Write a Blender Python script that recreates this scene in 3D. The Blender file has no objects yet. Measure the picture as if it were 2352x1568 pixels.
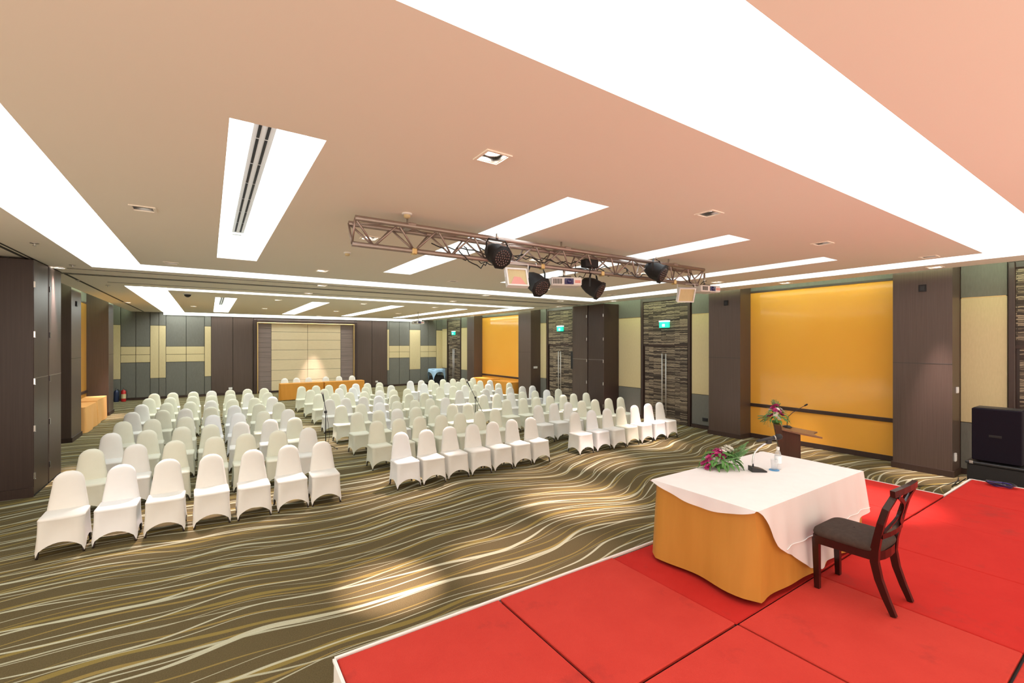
import bpy, math, random
from mathutils import Vector, Matrix, Euler
random.seed(7)
PI = math.pi
SC = bpy.context.scene
COL = SC.collection

# ------------------------------------------------------------------ camera, world, exposure
cam_d = bpy.data.cameras.new('camera')
cam = bpy.data.objects.new('camera', cam_d); COL.objects.link(cam)
cam.location = (0, 0, 2.6)
cam.rotation_euler = (PI/2, 0, -math.atan(696/1043))
cam_d.sensor_width = 36; cam_d.lens = 36*1043/2352; cam_d.shift_y = 4/2352
cam_d.clip_end = 200
SC.camera = cam

world = bpy.data.worlds.new('world'); SC.world = world
world.use_nodes = True
bg = world.node_tree.nodes['Background']
bg.inputs[0].default_value = (1.0, 0.82, 0.67, 1)
bg.inputs[1].default_value = 2.2

SC.view_settings.view_transform = 'Standard'
SC.view_settings.look = 'None'
SC.view_settings.gamma = 1
SC.view_settings.use_curve_mapping = False
SC.view_settings.exposure = 0.0
SC.cycles.diffuse_bounces = 4
SC.cycles.glossy_bounces = 2
SC.cycles.max_bounces = 6
SC.cycles.use_adaptive_sampling = True
SC.cycles.adaptive_threshold = .03
SC.cycles.use_light_tree = False
SC.cycles.sample_clamp_indirect = 6

COVE, COVE_END = 3.7, 8.0   # recess tops glowing in place of concealed tubes: truss side, end-wall side
SPOT_W = 1300        # halogen downlights
RIM = 22.0           # greenish tubes in the gap above the walls

# ------------------------------------------------------------------ materials
def nt(m): return m.node_tree.nodes, m.node_tree.links
def mat(name, col, rough=.6, metal=0, spec=.5, emit=0, emitcol=None, alpha=None, trans=0, coat=0):
    m = bpy.data.materials.new(name); m.use_nodes = True
    b = m.node_tree.nodes['Principled BSDF']
    b.inputs['Base Color'].default_value = (*col, 1)
    b.inputs['Roughness'].default_value = rough
    b.inputs['Metallic'].default_value = metal
    b.inputs['Specular IOR Level'].default_value = spec
    if trans: b.inputs['Transmission Weight'].default_value = trans
    if coat:
        b.inputs['Coat Weight'].default_value = coat; b.inputs['Coat Roughness'].default_value = .05
    if emit:
        b.inputs['Emission Color'].default_value = (*(emitcol or col), 1)
        b.inputs['Emission Strength'].default_value = emit
    return m
def node(m, t, **kw):
    n = m.node_tree.nodes.new(t)
    for k, v in kw.items(): setattr(n, k, v)
    return n
def link(m, a, b): m.node_tree.links.new(a, b)
def math_n(m, op, a, b=None, c=None, clamp=False):
    n = node(m, 'ShaderNodeMath', operation=op); n.use_clamp = clamp
    for i, v in enumerate((a, b, c)):
        if v is None: continue
        if hasattr(v, 'links') or hasattr(v, 'is_output'): link(m, v, n.inputs[i])
        else: n.inputs[i].default_value = v
    return n.outputs[0]
def mixcol(m, f, a, b):
    n = node(m, 'ShaderNodeMix', data_type='RGBA')
    if hasattr(f, 'is_output'): link(m, f, n.inputs[0])
    else: n.inputs[0].default_value = f
    for i, v in ((6, a), (7, b)):
        if hasattr(v, 'is_output'): link(m, v, n.inputs[i])
        else: n.inputs[i].default_value = (*v, 1)
    return n.outputs[2]
def noise(m, vec, scale, detail=2, rough=.5):
    n = node(m, 'ShaderNodeTexNoise'); n.inputs['Scale'].default_value = scale
    n.inputs['Detail'].default_value = detail; n.inputs['Roughness'].default_value = rough
    if vec is not None: link(m, vec, n.inputs['Vector'])
    return n.outputs['Fac']
def position(m): return node(m, 'ShaderNodeNewGeometry').outputs['Position']
def objcoord(m): return node(m, 'ShaderNodeTexCoord').outputs['Object']
def scaled(m, vec, s, loc=(0, 0, 0)):
    n = node(m, 'ShaderNodeMapping'); link(m, vec, n.inputs['Vector'])
    n.inputs['Scale'].default_value = s; n.inputs['Location'].default_value = loc
    return n.outputs['Vector']
def bsdf(m): return m.node_tree.nodes['Principled BSDF']
def add_bump(m, h, strength=.2, dist=.01):
    b = node(m, 'ShaderNodeBump'); b.inputs['Strength'].default_value = strength; b.inputs['Distance'].default_value = dist
    link(m, h, b.inputs['Height']); link(m, b.outputs[0], bsdf(m).inputs['Normal'])
def vary(m, ca, cb, scale=(1, 1, 1), nscale=3, detail=3, bump=0, world_space=False, contrast=None):
    v = scaled(m, position(m) if world_space else objcoord(m), scale)
    f = noise(m, v, nscale, detail)
    if contrast:
        r = node(m, 'ShaderNodeMapRange'); link(m, f, r.inputs[0])
        r.inputs[1].default_value, r.inputs[2].default_value = contrast; f = r.outputs[0]
    link(m, mixcol(m, f, ca, cb), bsdf(m).inputs['Base Color'])
    if bump: add_bump(m, f, bump, .005)
    return m

def carpet_material():
    m = mat('carpet', (.15, .1, .04), .95, spec=.1)
    p = position(m)
    sep = node(m, 'ShaderNodeSeparateXYZ'); link(m, p, sep.inputs[0])
    X, Y = sep.outputs[0], sep.outputs[1]
    speck = noise(m, p, 95, 2, .7)
    base = mixcol(m, speck, (.056, .045, .017), (.185, .142, .070))
    col = base
    # families of wavy bands that swell, thin out and run into one another
    n1 = noise(m, scaled(m, p, (.30, .17, 0), (2.0, 5.0, 4.0)), 1.0, 1.0, .3)
    n0 = noise(m, scaled(m, p, (.62, .30, 0), (7.0, 1.0, 2.0)), 1.0, 1.0, .3)
    D = math_n(m, 'ADD', math_n(m, 'MULTIPLY', math_n(m, 'SUBTRACT', n1, .5), 2.6), math_n(m, 'MULTIPLY', math_n(m, 'SUBTRACT', n0, .5), .5))
    YD = math_n(m, 'ADD', Y, D)
    fams = [  # period, seed, own wander, colour, width
        (.34, 3.1, .42, (.31, .225, .07), .165),
        (.57, 9.7, .40, (.28, .21, .06), .15),
        (.31, 21.3, .34, (.53, .52, .38), .12),
        (.44, 33.9, .36, (.56, .55, .40), .155),
        (.61, 47.7, .44, (.50, .49, .35), .11),
    ]
    for per, seed, amp, c, w in fams:
        n2 = noise(m, scaled(m, p, (.55, .42, 0), (seed, seed*.7, seed)), 1.0, 1.0, .3)
        v = math_n(m, 'ADD', YD, math_n(m, 'MULTIPLY', math_n(m, 'SUBTRACT', n2, .5), amp*1.5))
        fr = math_n(m, 'FRACT', math_n(m, 'DIVIDE', math_n(m, 'ADD', v, 100+seed), per))
        tri = math_n(m, 'ABSOLUTE', math_n(m, 'SUBTRACT', fr, .5))
        wn = noise(m, scaled(m, p, (.45, 1.6, 0), (seed*3, 0, seed)), 1.0, 1.0)
        ww = math_n(m, 'MULTIPLY', math_n(m, 'MULTIPLY', wn, wn), w)
        soft = math_n(m, 'DIVIDE', math_n(m, 'SUBTRACT', ww, tri), .012, clamp=True)
        fuzz = math_n(m, 'MULTIPLY', soft, math_n(m, 'ADD', math_n(m, 'MULTIPLY', speck, .6), .55), clamp=True)
        col = mixcol(m, fuzz, col, c)
    link(m, col, bsdf(m).inputs['Base Color'])
    add_bump(m, noise(m, p, 160, 2), .5, .01)
    return m

M = {}
M['carpet'] = carpet_material()
M['ceiling'] = vary(mat('ceiling_paint', (.86, .82, .76), .9, spec=.15), (.95, .885, .78), (.965, .90, .795), nscale=.7, world_space=True)
M['cove_white'] = mat('cove_white', (.92, .93, .92), .8)
M['cove_light'] = mat('cove_light', (1, 1, 1), .5, emit=COVE, emitcol=(.87, .965, 1.0))
M['cove_light_end'] = mat('cove_light_end', (1, 1, 1), .5, emit=COVE_END, emitcol=(.93, 1.0, .96))
M['rim_tube'] = mat('rim_tube', (1, 1, 1), .5, emit=RIM, emitcol=(.78, 1.0, .62))
M['groove'] = mat('groove', (.05, .045, .04), .8)
def veneer(name, a, b, rough=.38):
    m = mat(name, a, rough, spec=.45)
    v = scaled(m, position(m), (60, 60, 1.2))
    f = noise(m, v, 1.0, 3, .6)
    link(m, mixcol(m, f, a, b), bsdf(m).inputs['Base Color'])
    add_bump(m, f, .08, .002)
    return m
M['veneer'] = veneer('brown_veneer', (.062, .039, .030), (.115, .079, .063))
M['veneer_dark_and_shaded'] = veneer('dark_and_shaded_veneer', (.036, .020, .016), (.066, .040, .032))  # dark trim, and the shaded face of the leading folding leaf
M['base'] = veneer('dark_baseboard', (.035, .018, .013), (.055, .03, .022), .5)
M['gray'] = vary(mat('gray_fabric', (.15, .15, .13), .9, spec=.15), (.15, .145, .12), (.20, .195, .17), scale=(1, 1, .2), nscale=40, world_space=True, bump=.1)
M['cream'] = vary(mat('cream_fabric', (.6, .5, .28), .9, spec=.15), (.60, .49, .27), (.70, .58, .34), scale=(1, 1, .25), nscale=40, world_space=True, bump=.1)
M['backdrop'] = vary(mat('backdrop_cream', (.7, .58, .37), .55, spec=.4), (.68, .56, .36), (.76, .64, .43), scale=(.3, 1, 1), nscale=20, world_space=True)
M['orange_glass'] = vary(mat('orange_glass', (.88, .43, .055), .12, spec=.6, coat=.6), (.86, .40, .05), (.90, .46, .07), nscale=.6, world_space=True)
M['gold'] = mat('gold_trim', (.75, .55, .25), .3, metal=.8)
def strips(name):
    m = mat(name, (.2, .15, .1), .7)
    p = position(m)
    sep = node(m, 'ShaderNodeSeparateXYZ'); link(m, p, sep.inputs[0])
    warp = math_n(m, 'MULTIPLY', math_n(m, 'SUBTRACT', noise(m, scaled(m, p, (0, 4, 6)), 1.5, 2), .5), .06)
    cb = node(m, 'ShaderNodeCombineXYZ')
    link(m, math_n(m, 'ADD', sep.outputs[1], 50), cb.inputs[0]); link(m, math_n(m, 'ADD', sep.outputs[2], warp), cb.inputs[1])
    bt = node(m, 'ShaderNodeTexBrick'); link(m, cb.outputs[0], bt.inputs['Vector'])
    bt.inputs['Scale'].default_value = 1; bt.inputs['Brick Width'].default_value = .52; bt.inputs['Row Height'].default_value = .034
    bt.inputs['Mortar Size'].default_value = .005; bt.inputs['Mortar'].default_value = (.02, .013, .01, 1)
    bt.inputs['Color1'].default_value = (.045, .028, .02, 1); bt.inputs['Color2'].default_value = (.46, .36, .24, 1)
    bt.inputs['Bias'].default_value = -.15; bt.offset = .37
    link(m, bt.outputs['Color'], bsdf(m).inputs['Base Color'])
    add_bump(m, bt.outputs['Fac'], -.4, .01)
    return m
M['strips'] = strips('stacked_strip_cladding')
def slats_mat():
    m = mat('purple_slats', (.2, .15, .14), .5)
    p = position(m)
    v = scaled(m, p, (1.0, 1.0, 45))
    f = noise(m, v, 1.0, 2)
    link(m, mixcol(m, f, (.13, .095, .09), (.34, .27, .25)), bsdf(m).inputs['Base Color'])
    return m
M['slats'] = slats_mat()
def cover(name, a, b):
    m = mat(name, a, .75, spec=.25)
    f = noise(m, objcoord(m), 9, 3)
    link(m, mixcol(m, f, a, b), bsdf(m).inputs['Base Color'])
    add_bump(m, noise(m, scaled(m, objcoord(m), (1, 1, .6)), 14, 2), .12, .01)
    return m
M['cover_cove_tint'] = cover('cove_tint_spandex', (.77, .76, .62), (.81, .80, .67))  # cream tone carries the greenish cove light on the chairs
M['cover_ivory'] = cover('ivory_spandex', (.81, .79, .74), (.85, .83, .78))
M['cover_spot_tint'] = cover('spot_tint_spandex', (.86, .86, .86), (.90, .90, .90))  # whiter tone carries the downlight beams on scattered chairs
M['chair_leg'] = mat('dark_chair_leg', (.03, .02, .015), .4)
def red_carpet(name, F0, F1):
    m = mat(name, (.7, .04, .03), .85, spec=.12)
    p = position(m)
    a = mixcol(m, noise(m, p, 3.5, 4, .6), F0, F1)
    a = mixcol(m, math_n(m, 'MULTIPLY', noise(m, p, 120, 2), .25), a, (.45, .012, .01))
    s = noise(m, scaled(m, p, (1.2, 1.2, 1), (3.3, 1.7, 0)), 1.6, 5, .65)
    st = node(m, 'ShaderNodeMapRange'); link(m, s, st.inputs[0]); st.inputs[1].default_value = .57; st.inputs[2].default_value = .70
    a = mixcol(m, math_n(m, 'MULTIPLY', st.outputs[0], .55), a, (.30, .035, .028))
    link(m, a, bsdf(m).inputs['Base Color'])
    add_bump(m, noise(m, p, 140, 2), .35, .006)
    return m
M['red'] = red_carpet('faded_red_carpet', (.49, .042, .030), (.60, .062, .044))
M['red_deep'] = red_carpet('deep_red_carpet', (.46, .020, .016), (.57, .034, .026))
M['skirt'] = mat('white_skirt', (.85, .83, .80), .7)
M['black'] = mat('black_plastic', (.02, .02, .022), .45)
M['matte_black'] = mat('matte_black', (.012, .011, .012), .7)
M['speaker'] = vary(mat('speaker_black', (.02, .012, .028), .8, spec=.2), (.006, .004, .010), (.009, .006, .014), nscale=60)
M['chrome'] = mat('chrome', (.75, .75, .77), .18, metal=1)
M['handle'] = mat('satin_handle', (.72, .70, .68), .45, metal=.55)
M['steel'] = mat('brushed_steel', (.55, .52, .48), .35, metal=1)
M['alu'] = vary(mat('truss_aluminium', (.55, .45, .40), .42, metal=.75), (.34, .27, .245), (.46, .37, .33), nscale=8)
M['white_plastic'] = mat('white_plastic', (.85, .85, .83), .4)
M['projector_white'] = mat('projector_white', (.82, .80, .78), .4)
M['lens'] = mat('lens_glass', (.02, .02, .12), .08, spec=.8)
M['led'] = mat('led_lens', (.10, .06, .055), .25, spec=.8)
M['lamp_on'] = mat('halogen_lamp', (1, 1, 1), .3, emit=22, emitcol=(1, .93, .86))
M['lamp_dim'] = mat('tilted_halogen_lamp', (1, 1, 1), .3, emit=1.6, emitcol=(1, .95, .9))
M['lamp_off'] = mat('lamp_reflector', (.8, .8, .8), .15, metal=.9)
M['exit'] = mat('exit_green', (.02, .6, .35), .4, emit=1.1, emitcol=(.02, .78, .50))
M['exit_white'] = mat('exit_white', (.9, 1, .95), .4, emit=1.0, emitcol=(.85, 1, .95))
def cloth(name, a, b, rough=.6, scale=(1, 1, .15), n=9):
    m = mat(name, a, rough, spec=.3)
    f = noise(m, scaled(m, objcoord(m), scale), n, 3)
    link(m, mixcol(m, f, a, b), bsdf(m).inputs['Base Color'])
    add_bump(m, noise(m, scaled(m, objcoord(m), (1, 1, .1)), 7, 2), .25, .02)
    return m
M['gold_cloth'] = cloth('gold_satin_cloth', (.44, .205, .030), (.56, .275, .05), .48)
M['orange_cloth'] = cloth('orange_cloth', (.62, .26, .035), (.72, .33, .055), .5)
M['peach_cloth'] = cloth('peach_cloth', (.78, .40, .13), (.85, .47, .18), .5)
M['white_cloth'] = cloth('white_tablecloth', (.84, .83, .81), (.90, .89, .87), .6)
M['sheer_cloth'] = cloth('sheer_white_cloth', (.80, .78, .77), (.87, .85, .84), .6)
bsdf(M['sheer_cloth']).inputs['Alpha'].default_value = .80
M['blue_cloth'] = cloth('light_blue_cloth', (.36, .56, .80), (.46, .66, .88), .6)
M['wood_dark'] = veneer('dark_mahogany', (.014, .004, .0035), (.034, .008, .006), .22)
M['lectern_wood'] = veneer('lectern_wood', (.05, .022, .012), (.085, .04, .022), .35)
M['lectern_top'] = vary(mat('lectern_top_wood', (.22, .11, .06), .35), (.20, .10, .05), (.30, .17, .10), scale=(4, 1, 4), nscale=10)
M['cushion'] = vary(mat('brown_velvet', (.05, .035, .03), .9, spec=.15), (.040, .028, .022), (.075, .055, .045), nscale=30)
M['glass'] = mat('clear_plastic', (.80, .84, .86), .08, spec=.8)
bsdf(M['glass']).inputs['Alpha'].default_value = .28
M['paper'] = mat('paper_label', (.85, .88, .92), .6)
M['blue_plastic'] = mat('blue_plastic', (.08, .32, .62), .4)
M['leaf'] = vary(mat('leaf_green', (.06, .2, .03), .5), (.035, .14, .02), (.10, .28, .05), nscale=12)
M['fern'] = vary(mat('fern_green', (.1, .26, .08), .6), (.09, .24, .07), (.20, .38, .16), nscale=12)
M['petal_pink'] = vary(mat('petal_magenta', (.5, .02, .2), .6), (.42, .015, .13), (.70, .07, .33), nscale=30)
M['petal_white'] = vary(mat('petal_white', (.9, .88, .82), .6), (.84, .82, .72), (.93, .92, .88), nscale=30)
M['red_paint'] = mat('red_paint', (.55, .02, .02), .3)
M['navy_paint'] = mat('navy_paint', (.02, .035, .09), .35)
M['cable'] = mat('black_cable', (.012, .012, .012), .5)
M['violet_cable'] = mat('violet_cable', (.06, .04, .28), .4)
M['pink_gel'] = mat('pink_lens', (.75, .33, .28), .35)

# ------------------------------------------------------------------ mesh helpers
class MB:
    def __init__(s, M4=None): s.v = []; s.f = []; s.M = M4
    def add(s, vs, fs):
        o = len(s.v)
        s.v += [tuple(s.M @ Vector(p)) if s.M is not None else tuple(p) for p in vs]
        s.f += [tuple(i+o for i in f) for f in fs]
        return s
    def box(s, x0, y0, z0, x1, y1, z1):
        return s.add([(x0,y0,z0),(x1,y0,z0),(x1,y1,z0),(x0,y1,z0),(x0,y0,z1),(x1,y0,z1),(x1,y1,z1),(x0,y1,z1)],
                     [(0,3,2,1),(4,5,6,7),(0,1,5,4),(1,2,6,5),(2,3,7,6),(3,0,4,7)])
    def bevbox(s, x0, y0, z0, x1, y1, z1, b=.01):
        # box with chamfered edges in all directions
        vs = []; 
        def P(x, y, z): vs.append((x, y, z)); return len(vs)-1
        R = {}
        for ix, (xa, sx) in enumerate(((x0, 1), (x1, -1))):
            for iy, (ya, sy) in enumerate(((y0, 1), (y1, -1))):
                for iz, (za, sz) in enumerate(((z0, 1), (z1, -1))):
                    R[ix, iy, iz] = (P(xa, ya+sy*b, za+sz*b), P(xa+sx*b, ya, za+sz*b), P(xa+sx*b, ya+sy*b, za))
        fs = []
        for a in (0, 1):
            fs.append((R[a,0,0][0], R[a,1,0][0], R[a,1,1][0], R[a,0,1][0]))
            fs.append((R[0,a,0][1], R[1,a,0][1], R[1,a,1][1], R[0,a,1][1]))
            fs.append((R[0,0,a][2], R[1,0,a][2], R[1,1,a][2], R[0,1,a][2]))
        for a in (0, 1):
            for c in (0, 1):
                fs.append((R[a,c,0][0], R[a,c,1][0], R[a,c,1][1], R[a,c,0][1]))
                fs.append((R[a,0,c][0], R[a,1,c][0], R[a,1,c][2], R[a,0,c][2]))
                fs.append((R[0,a,c][1], R[1,a,c][1], R[1,a,c][2], R[0,a,c][2]))
        for k in R: fs.append(R[k])
        return s.add(vs, fs)
    def prism(s, poly, axis, a, b):
        # poly: list of 2-D points in the plane across the axis (x: yz, y: xz, z: xy)
        n = len(poly)
        def mk(p, t): return {'x': (t, p[0], p[1]), 'y': (p[0], t, p[1]), 'z': (p[0], p[1], t)}[axis]
        vs = [mk(p, a) for p in poly] + [mk(p, b) for p in poly]
        fs = [tuple(range(n)), tuple(range(2*n-1, n-1, -1))] + [(i, (i+1) % n, n+(i+1) % n, n+i) for i in range(n)]
        return s.add(vs, fs)
    def tube(s, pts, r, n=8, caps=True):
        pts = [Vector(p) for p in pts]; k = len(pts)
        rs = r if isinstance(r, (list, tuple)) else [r]*k
        vs = []; fs = []; prev = None
        for i, p in enumerate(pts):
            d = (pts[min(i+1, k-1)]-pts[max(i-1, 0)])
            if d.length < 1e-9: d = Vector((0, 0, 1))
            d.normalize()
            if prev is None:
                u = d.orthogonal().normalized()
            else:
                u = (prev - d*prev.dot(d))
                u = u.normalized() if u.length > 1e-6 else d.orthogonal().normalized()
            prev = u; w = d.cross(u)
            for j in range(n):
                a = 2*PI*j/n; vs.append(p+(u*math.cos(a)+w*math.sin(a))*rs[i])
        for i in range(k-1):
            for j in range(n):
                fs.append((i*n+j, i*n+(j+1) % n, (i+1)*n+(j+1) % n, (i+1)*n+j))
        if caps: fs += [tuple(range(n-1, -1, -1)), tuple((k-1)*n+j for j in range(n))]
        return s.add(vs, fs)
    def sweep(s, pts, w, h, side=(1, 0, 0)):
        # rectangular bar: w measured along 'side', h across
        pts = [Vector(p) for p in pts]; k = len(pts); side = Vector(side).normalized()
        ws = w if isinstance(w, (list, tuple)) else [w]*k; hs = h if isinstance(h, (list, tuple)) else [h]*k
        vs = []; fs = []
        for i, p in enumerate(pts):
            d = (pts[min(i+1, k-1)]-pts[max(i-1, 0)]).normalized()
            sd = (side-d*side.dot(d)).normalized(); up = d.cross(sd)
            for a, b in ((-1, -1), (1, -1), (1, 1), (-1, 1)):
                vs.append(p+sd*a*ws[i]/2+up*b*hs[i]/2)
        for i in range(k-1):
            for j in range(4): fs.append((i*4+j, i*4+(j+1) % 4, (i+1)*4+(j+1) % 4, (i+1)*4+j))
        fs += [(3, 2, 1, 0), tuple((k-1)*4+j for j in range(4))]
        return s.add(vs, fs)
    def lathe(s, prof, n=16, c=(0, 0, 0), caps=True):
        vs = []; fs = []; k = len(prof)
        for r, z in prof:
            for j in range(n):
                a = 2*PI*j/n; vs.append((c[0]+r*math.cos(a), c[1]+r*math.sin(a), c[2]+z))
        for i in range(k-1):
            for j in range(n): fs.append((i*n+j, i*n+(j+1) % n, (i+1)*n+(j+1) % n, (i+1)*n+j))
        if caps: fs += [tuple(range(n-1, -1, -1)), tuple((k-1)*n+j for j in range(n))]
        return s.add(vs, fs)
    def grid(s, nu, nv, fn, closed=False):
        vs = [fn(i/(nu if closed else nu-1), j/(nv-1)) for j in range(nv) for i in range(nu)]
        fs = []
        for j in range(nv-1):
            for i in range(nu if closed else nu-1):
                fs.append((j*nu+i, j*nu+(i+1) % nu, (j+1)*nu+(i+1) % nu, (j+1)*nu+i))
        return s.add(vs, fs)
    def mesh(s, name, material, smooth=False):
        me = bpy.data.meshes.new(name); me.from_pydata(s.v, [], s.f)
        me.materials.append(material)
        if smooth:
            me.polygons.foreach_set('use_smooth', [True]*len(me.polygons))
        me.update(); return me
    def build(s, name, material, parent=None, smooth=False, loc=None, fix=False):
        me = s.mesh(name, material, smooth)
        if fix:
            import bmesh
            b = bmesh.new(); b.from_mesh(me); bmesh.ops.recalc_face_normals(b, faces=b.faces); b.to_mesh(me); b.free()
        o = bpy.data.objects.new(name, me); COL.objects.link(o)
        if parent is not None: o.parent = parent
        if loc is not None: o.location = loc
        return o
def smooth_angle(o, ang=40):
    me = o.data
    me.polygons.foreach_set('use_smooth', [True]*len(me.polygons))
    me.set_sharp_from_angle(angle=math.radians(ang)); return o
def tag(o, label=None, cat=None, group=None, kind=None):
    if label: o['label'] = label
    if cat: o['category'] = cat
    if group: o['group'] = group
    if kind: o['kind'] = kind
    return o
def thing(name, label, cat, loc=(0, 0, 0), rz=0, group=None, kind=None):
    o = bpy.data.objects.new(name, None); COL.objects.link(o)
    o.empty_display_size = .1
    o.location = loc; o.rotation_euler = (0, 0, rz)
    return tag(o, label, cat, group, kind)
def link_copy(me, name, parent, loc=(0, 0, 0), rot=(0, 0, 0), scale=(1, 1, 1)):
    o = bpy.data.objects.new(name, me); COL.objects.link(o); o.parent = parent
    o.location = loc; o.rotation_euler = rot; o.scale = scale; return o
def dup(root, loc, rz=None, label=None):
    r = root.copy(); COL.objects.link(r); r.location = loc
    if rz is not None: r.rotation_euler = (0, 0, rz)
    if label: r['label'] = label
    kids = [c for c in root.children]
    for ch in kids:
        c = ch.copy(); COL.objects.link(c); c.parent = r
        for g in list(ch.children):
            d = g.copy(); COL.objects.link(d); d.parent = c
    return r
ORD = ['first', 'second', 'third', 'fourth', 'fifth', 'sixth', 'seventh', 'eighth', 'ninth', 'tenth', 'eleventh', 'twelfth', 'thirteenth', 'fourteenth', 'fifteenth', 'sixteenth', 'seventeenth', 'eighteenth', 'nineteenth', 'twentieth']

# ------------------------------------------------------------------ dimensions
XR, XL = 12.55, -3.65          # side walls
YB = 26.9                      # end wall
ZC = 4.05                      # ceiling underside
CER, CEL = 11.86, -2.96        # ceiling edges beside the wall gaps
FLOOR_Y0 = -2.2

# ------------------------------------------------------------------ floor
o = MB().box(-6.5, FLOOR_Y0, -.1, XR+.6, YB+.3, 0).build('floor', M['carpet'])
tag(o, 'olive brown carpet with wavy cream and gold lines across the hall', 'floor', kind='structure')

# ------------------------------------------------------------------ ceiling with cove recesses
RING1 = dict(ix0=-1.05, ix1=10.38, iy0=1.87, iy1=10.75, ox0=-1.85, ox1=11.14, oy0=1.05, oy1=11.62)
RING2 = dict(ix0=-.95, ix1=10.38, iy0=15.55, iy1=26.35, ox0=-1.78, ox1=11.1, oy0=14.95, oy1=YB-.09)
def ring_rects(r):
    return [(r['ox0'], r['oy0'], r['ox1'], r['iy0']), (r['ox0'], r['iy1'], r['ox1'], r['oy1']),
            (r['ox0'], r['iy0'], r['ix0'], r['iy1']), (r['ix1'], r['iy0'], r['ox1'], r['iy1'])]
SLOTX = [(.11, .70), (2.96, 3.54), (5.78, 6.32), (8.59, 9.14)]
SLOTS1 = [(a, 3.44, b, 9.18) for a, b in SLOTX]
SLOTS2 = [(a+.06, 17.15, b+.06, 25.2) for a, b in SLOTX]
# square halogen fittings: x, y, lit, aim point on the floor
FIT = [(-.59, 6.27, 0, None), (1.84, 3.03, 1, (1.63, 4.76)), (4.65, 3.0, 0, (5.12, 5.72)), (7.4, 2.98, 0, (7.29, 2.41)), (10.03, 2.45, 0, None),
       (-.57, 10.25, 0, (-.6, 8.2)), (1.88, 9.65, 1, (.6, 8.2)), (4.75, 9.6, 0, (2.9, 8.0)), (7.5, 9.6, 1, (5.37, 7.98)), (10.0, 9.6, 0, (9.6, 8.4)),
       (1.84, 6.28, 1, (3.3, 4.45)), (4.7, 6.3, 1, (5.1, 5.75)), (7.45, 6.3, 1, (7.2, 7.4)), (9.98, 6.24, 1, (9.6, 7.9)),
       (11.5, 2.72, 1, None), (11.5, 5.42, 1, None), (11.5, 10.98, 1, None), (11.5, 13.9, 1, None), (11.5, 21.0, 1, None),
       (-2.4, 12.03, 1, (-2.5, 12.3)), (-2.4, 20.96, 1, (-2.9, 21.2)),
       (1.92, 17.0, 1, (2.0, 15)), (4.72, 16.9, 1, (4.7, 14.5)), (7.55, 16.9, 1, (7.2, 14.5)), (10.0, 16.9, 0, (9.5, 15)),
       (1.92, 21.4, 1, (1.2, 19)), (4.76, 21.4, 1, (4.9, 19)), (7.65, 21.4, 1, (8.2, 19)), (9.85, 21.2, 0, None),
       (-.5, 21.7, 1, (-.9, 19)), (2.0, 25.7, 0, None), (4.8, 25.6, 1, (4.75, 26.8)), (7.5, 25.6, 0, None),
       (2.35, 12.1, 1, (1, 11.5)), (6.95, 11.85, 1, (6.0, 10.8)), (2.4, 14.2, 1, (2.6, 12.2)), (6.98, 14.1, 1, (7.4, 12.4)), (10.0, 12.0, 1, (9.5, 10.2))]
FS = .085
holes = ring_rects(RING1)+ring_rects(RING2)+SLOTS1+SLOTS2+[(f[0]-FS, f[1]-FS, f[0]+FS, f[1]+FS) for f in FIT]
def plate(x0, x1, y0, y1, z, holes):
    xs = sorted({x0, x1, *[h[0] for h in holes], *[h[2] for h in holes]}); ys = sorted({y0, y1, *[h[1] for h in holes], *[h[3] for h in holes]})
    xs = [x for x in xs if x0 <= x <= x1]; ys = [y for y in ys if y0 <= y <= y1]
    mb = MB(); idx = {}; vs = []; fs = []
    def V(i, j):
        if (i, j) not in idx: idx[i, j] = len(vs); vs.append((xs[i], ys[j], z))
        return idx[i, j]
    for i in range(len(xs)-1):
        for j in range(len(ys)-1):
            cx, cy = (xs[i]+xs[i+1])/2, (ys[j]+ys[j+1])/2
            if any(h[0] < cx < h[2] and h[1] < cy < h[3] for h in holes): continue
            fs.append((V(i, j), V(i, j+1), V(i+1, j+1), V(i+1, j)))
    mb.add(vs, fs); return mb
mb = plate(-6.5, CER, FLOOR_Y0, YB, ZC, holes+[(-6.5, 12.7, CEL, YB)])
mb.box(CER-.02, FLOOR_Y0, ZC+.001, CER, YB, ZC+.03)
mb.box(CEL, 12.7, ZC+.001, CEL+.02, YB, ZC+.03)
ceil = mb.build('ceiling', M['ceiling'])
tag(ceil, 'smooth beige ceiling with recessed light coves over the hall', 'ceiling', kind='structure')
# slab above the gaps
o = MB().box(-6.5, FLOOR_Y0, 4.5, XR+.6, YB+.3, 4.6).build('ceiling_slab', M['cove_white'], ceil)
# folding-wall tracks: dark grooves in the ceiling
for x0, y0, x1, y1 in [(-2.9, 12.86, 11.7, 12.93), (-2.9, 13.02, 11.7, 13.06), (-2.4, 12.05, 11.6, 12.075), (-2.62, 4.0, -2.57, 12.8), (-2.53, 4.0, -2.50, 12.8), (-2.52, 13.1, -2.47, YB-.3), (-2.0, 14.25, 11.3, 14.27)]:
    MB().box(x0, y0, ZC-.006, x1, y1, ZC+.002).build('track_groove', M['groove'], ceil)

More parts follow.
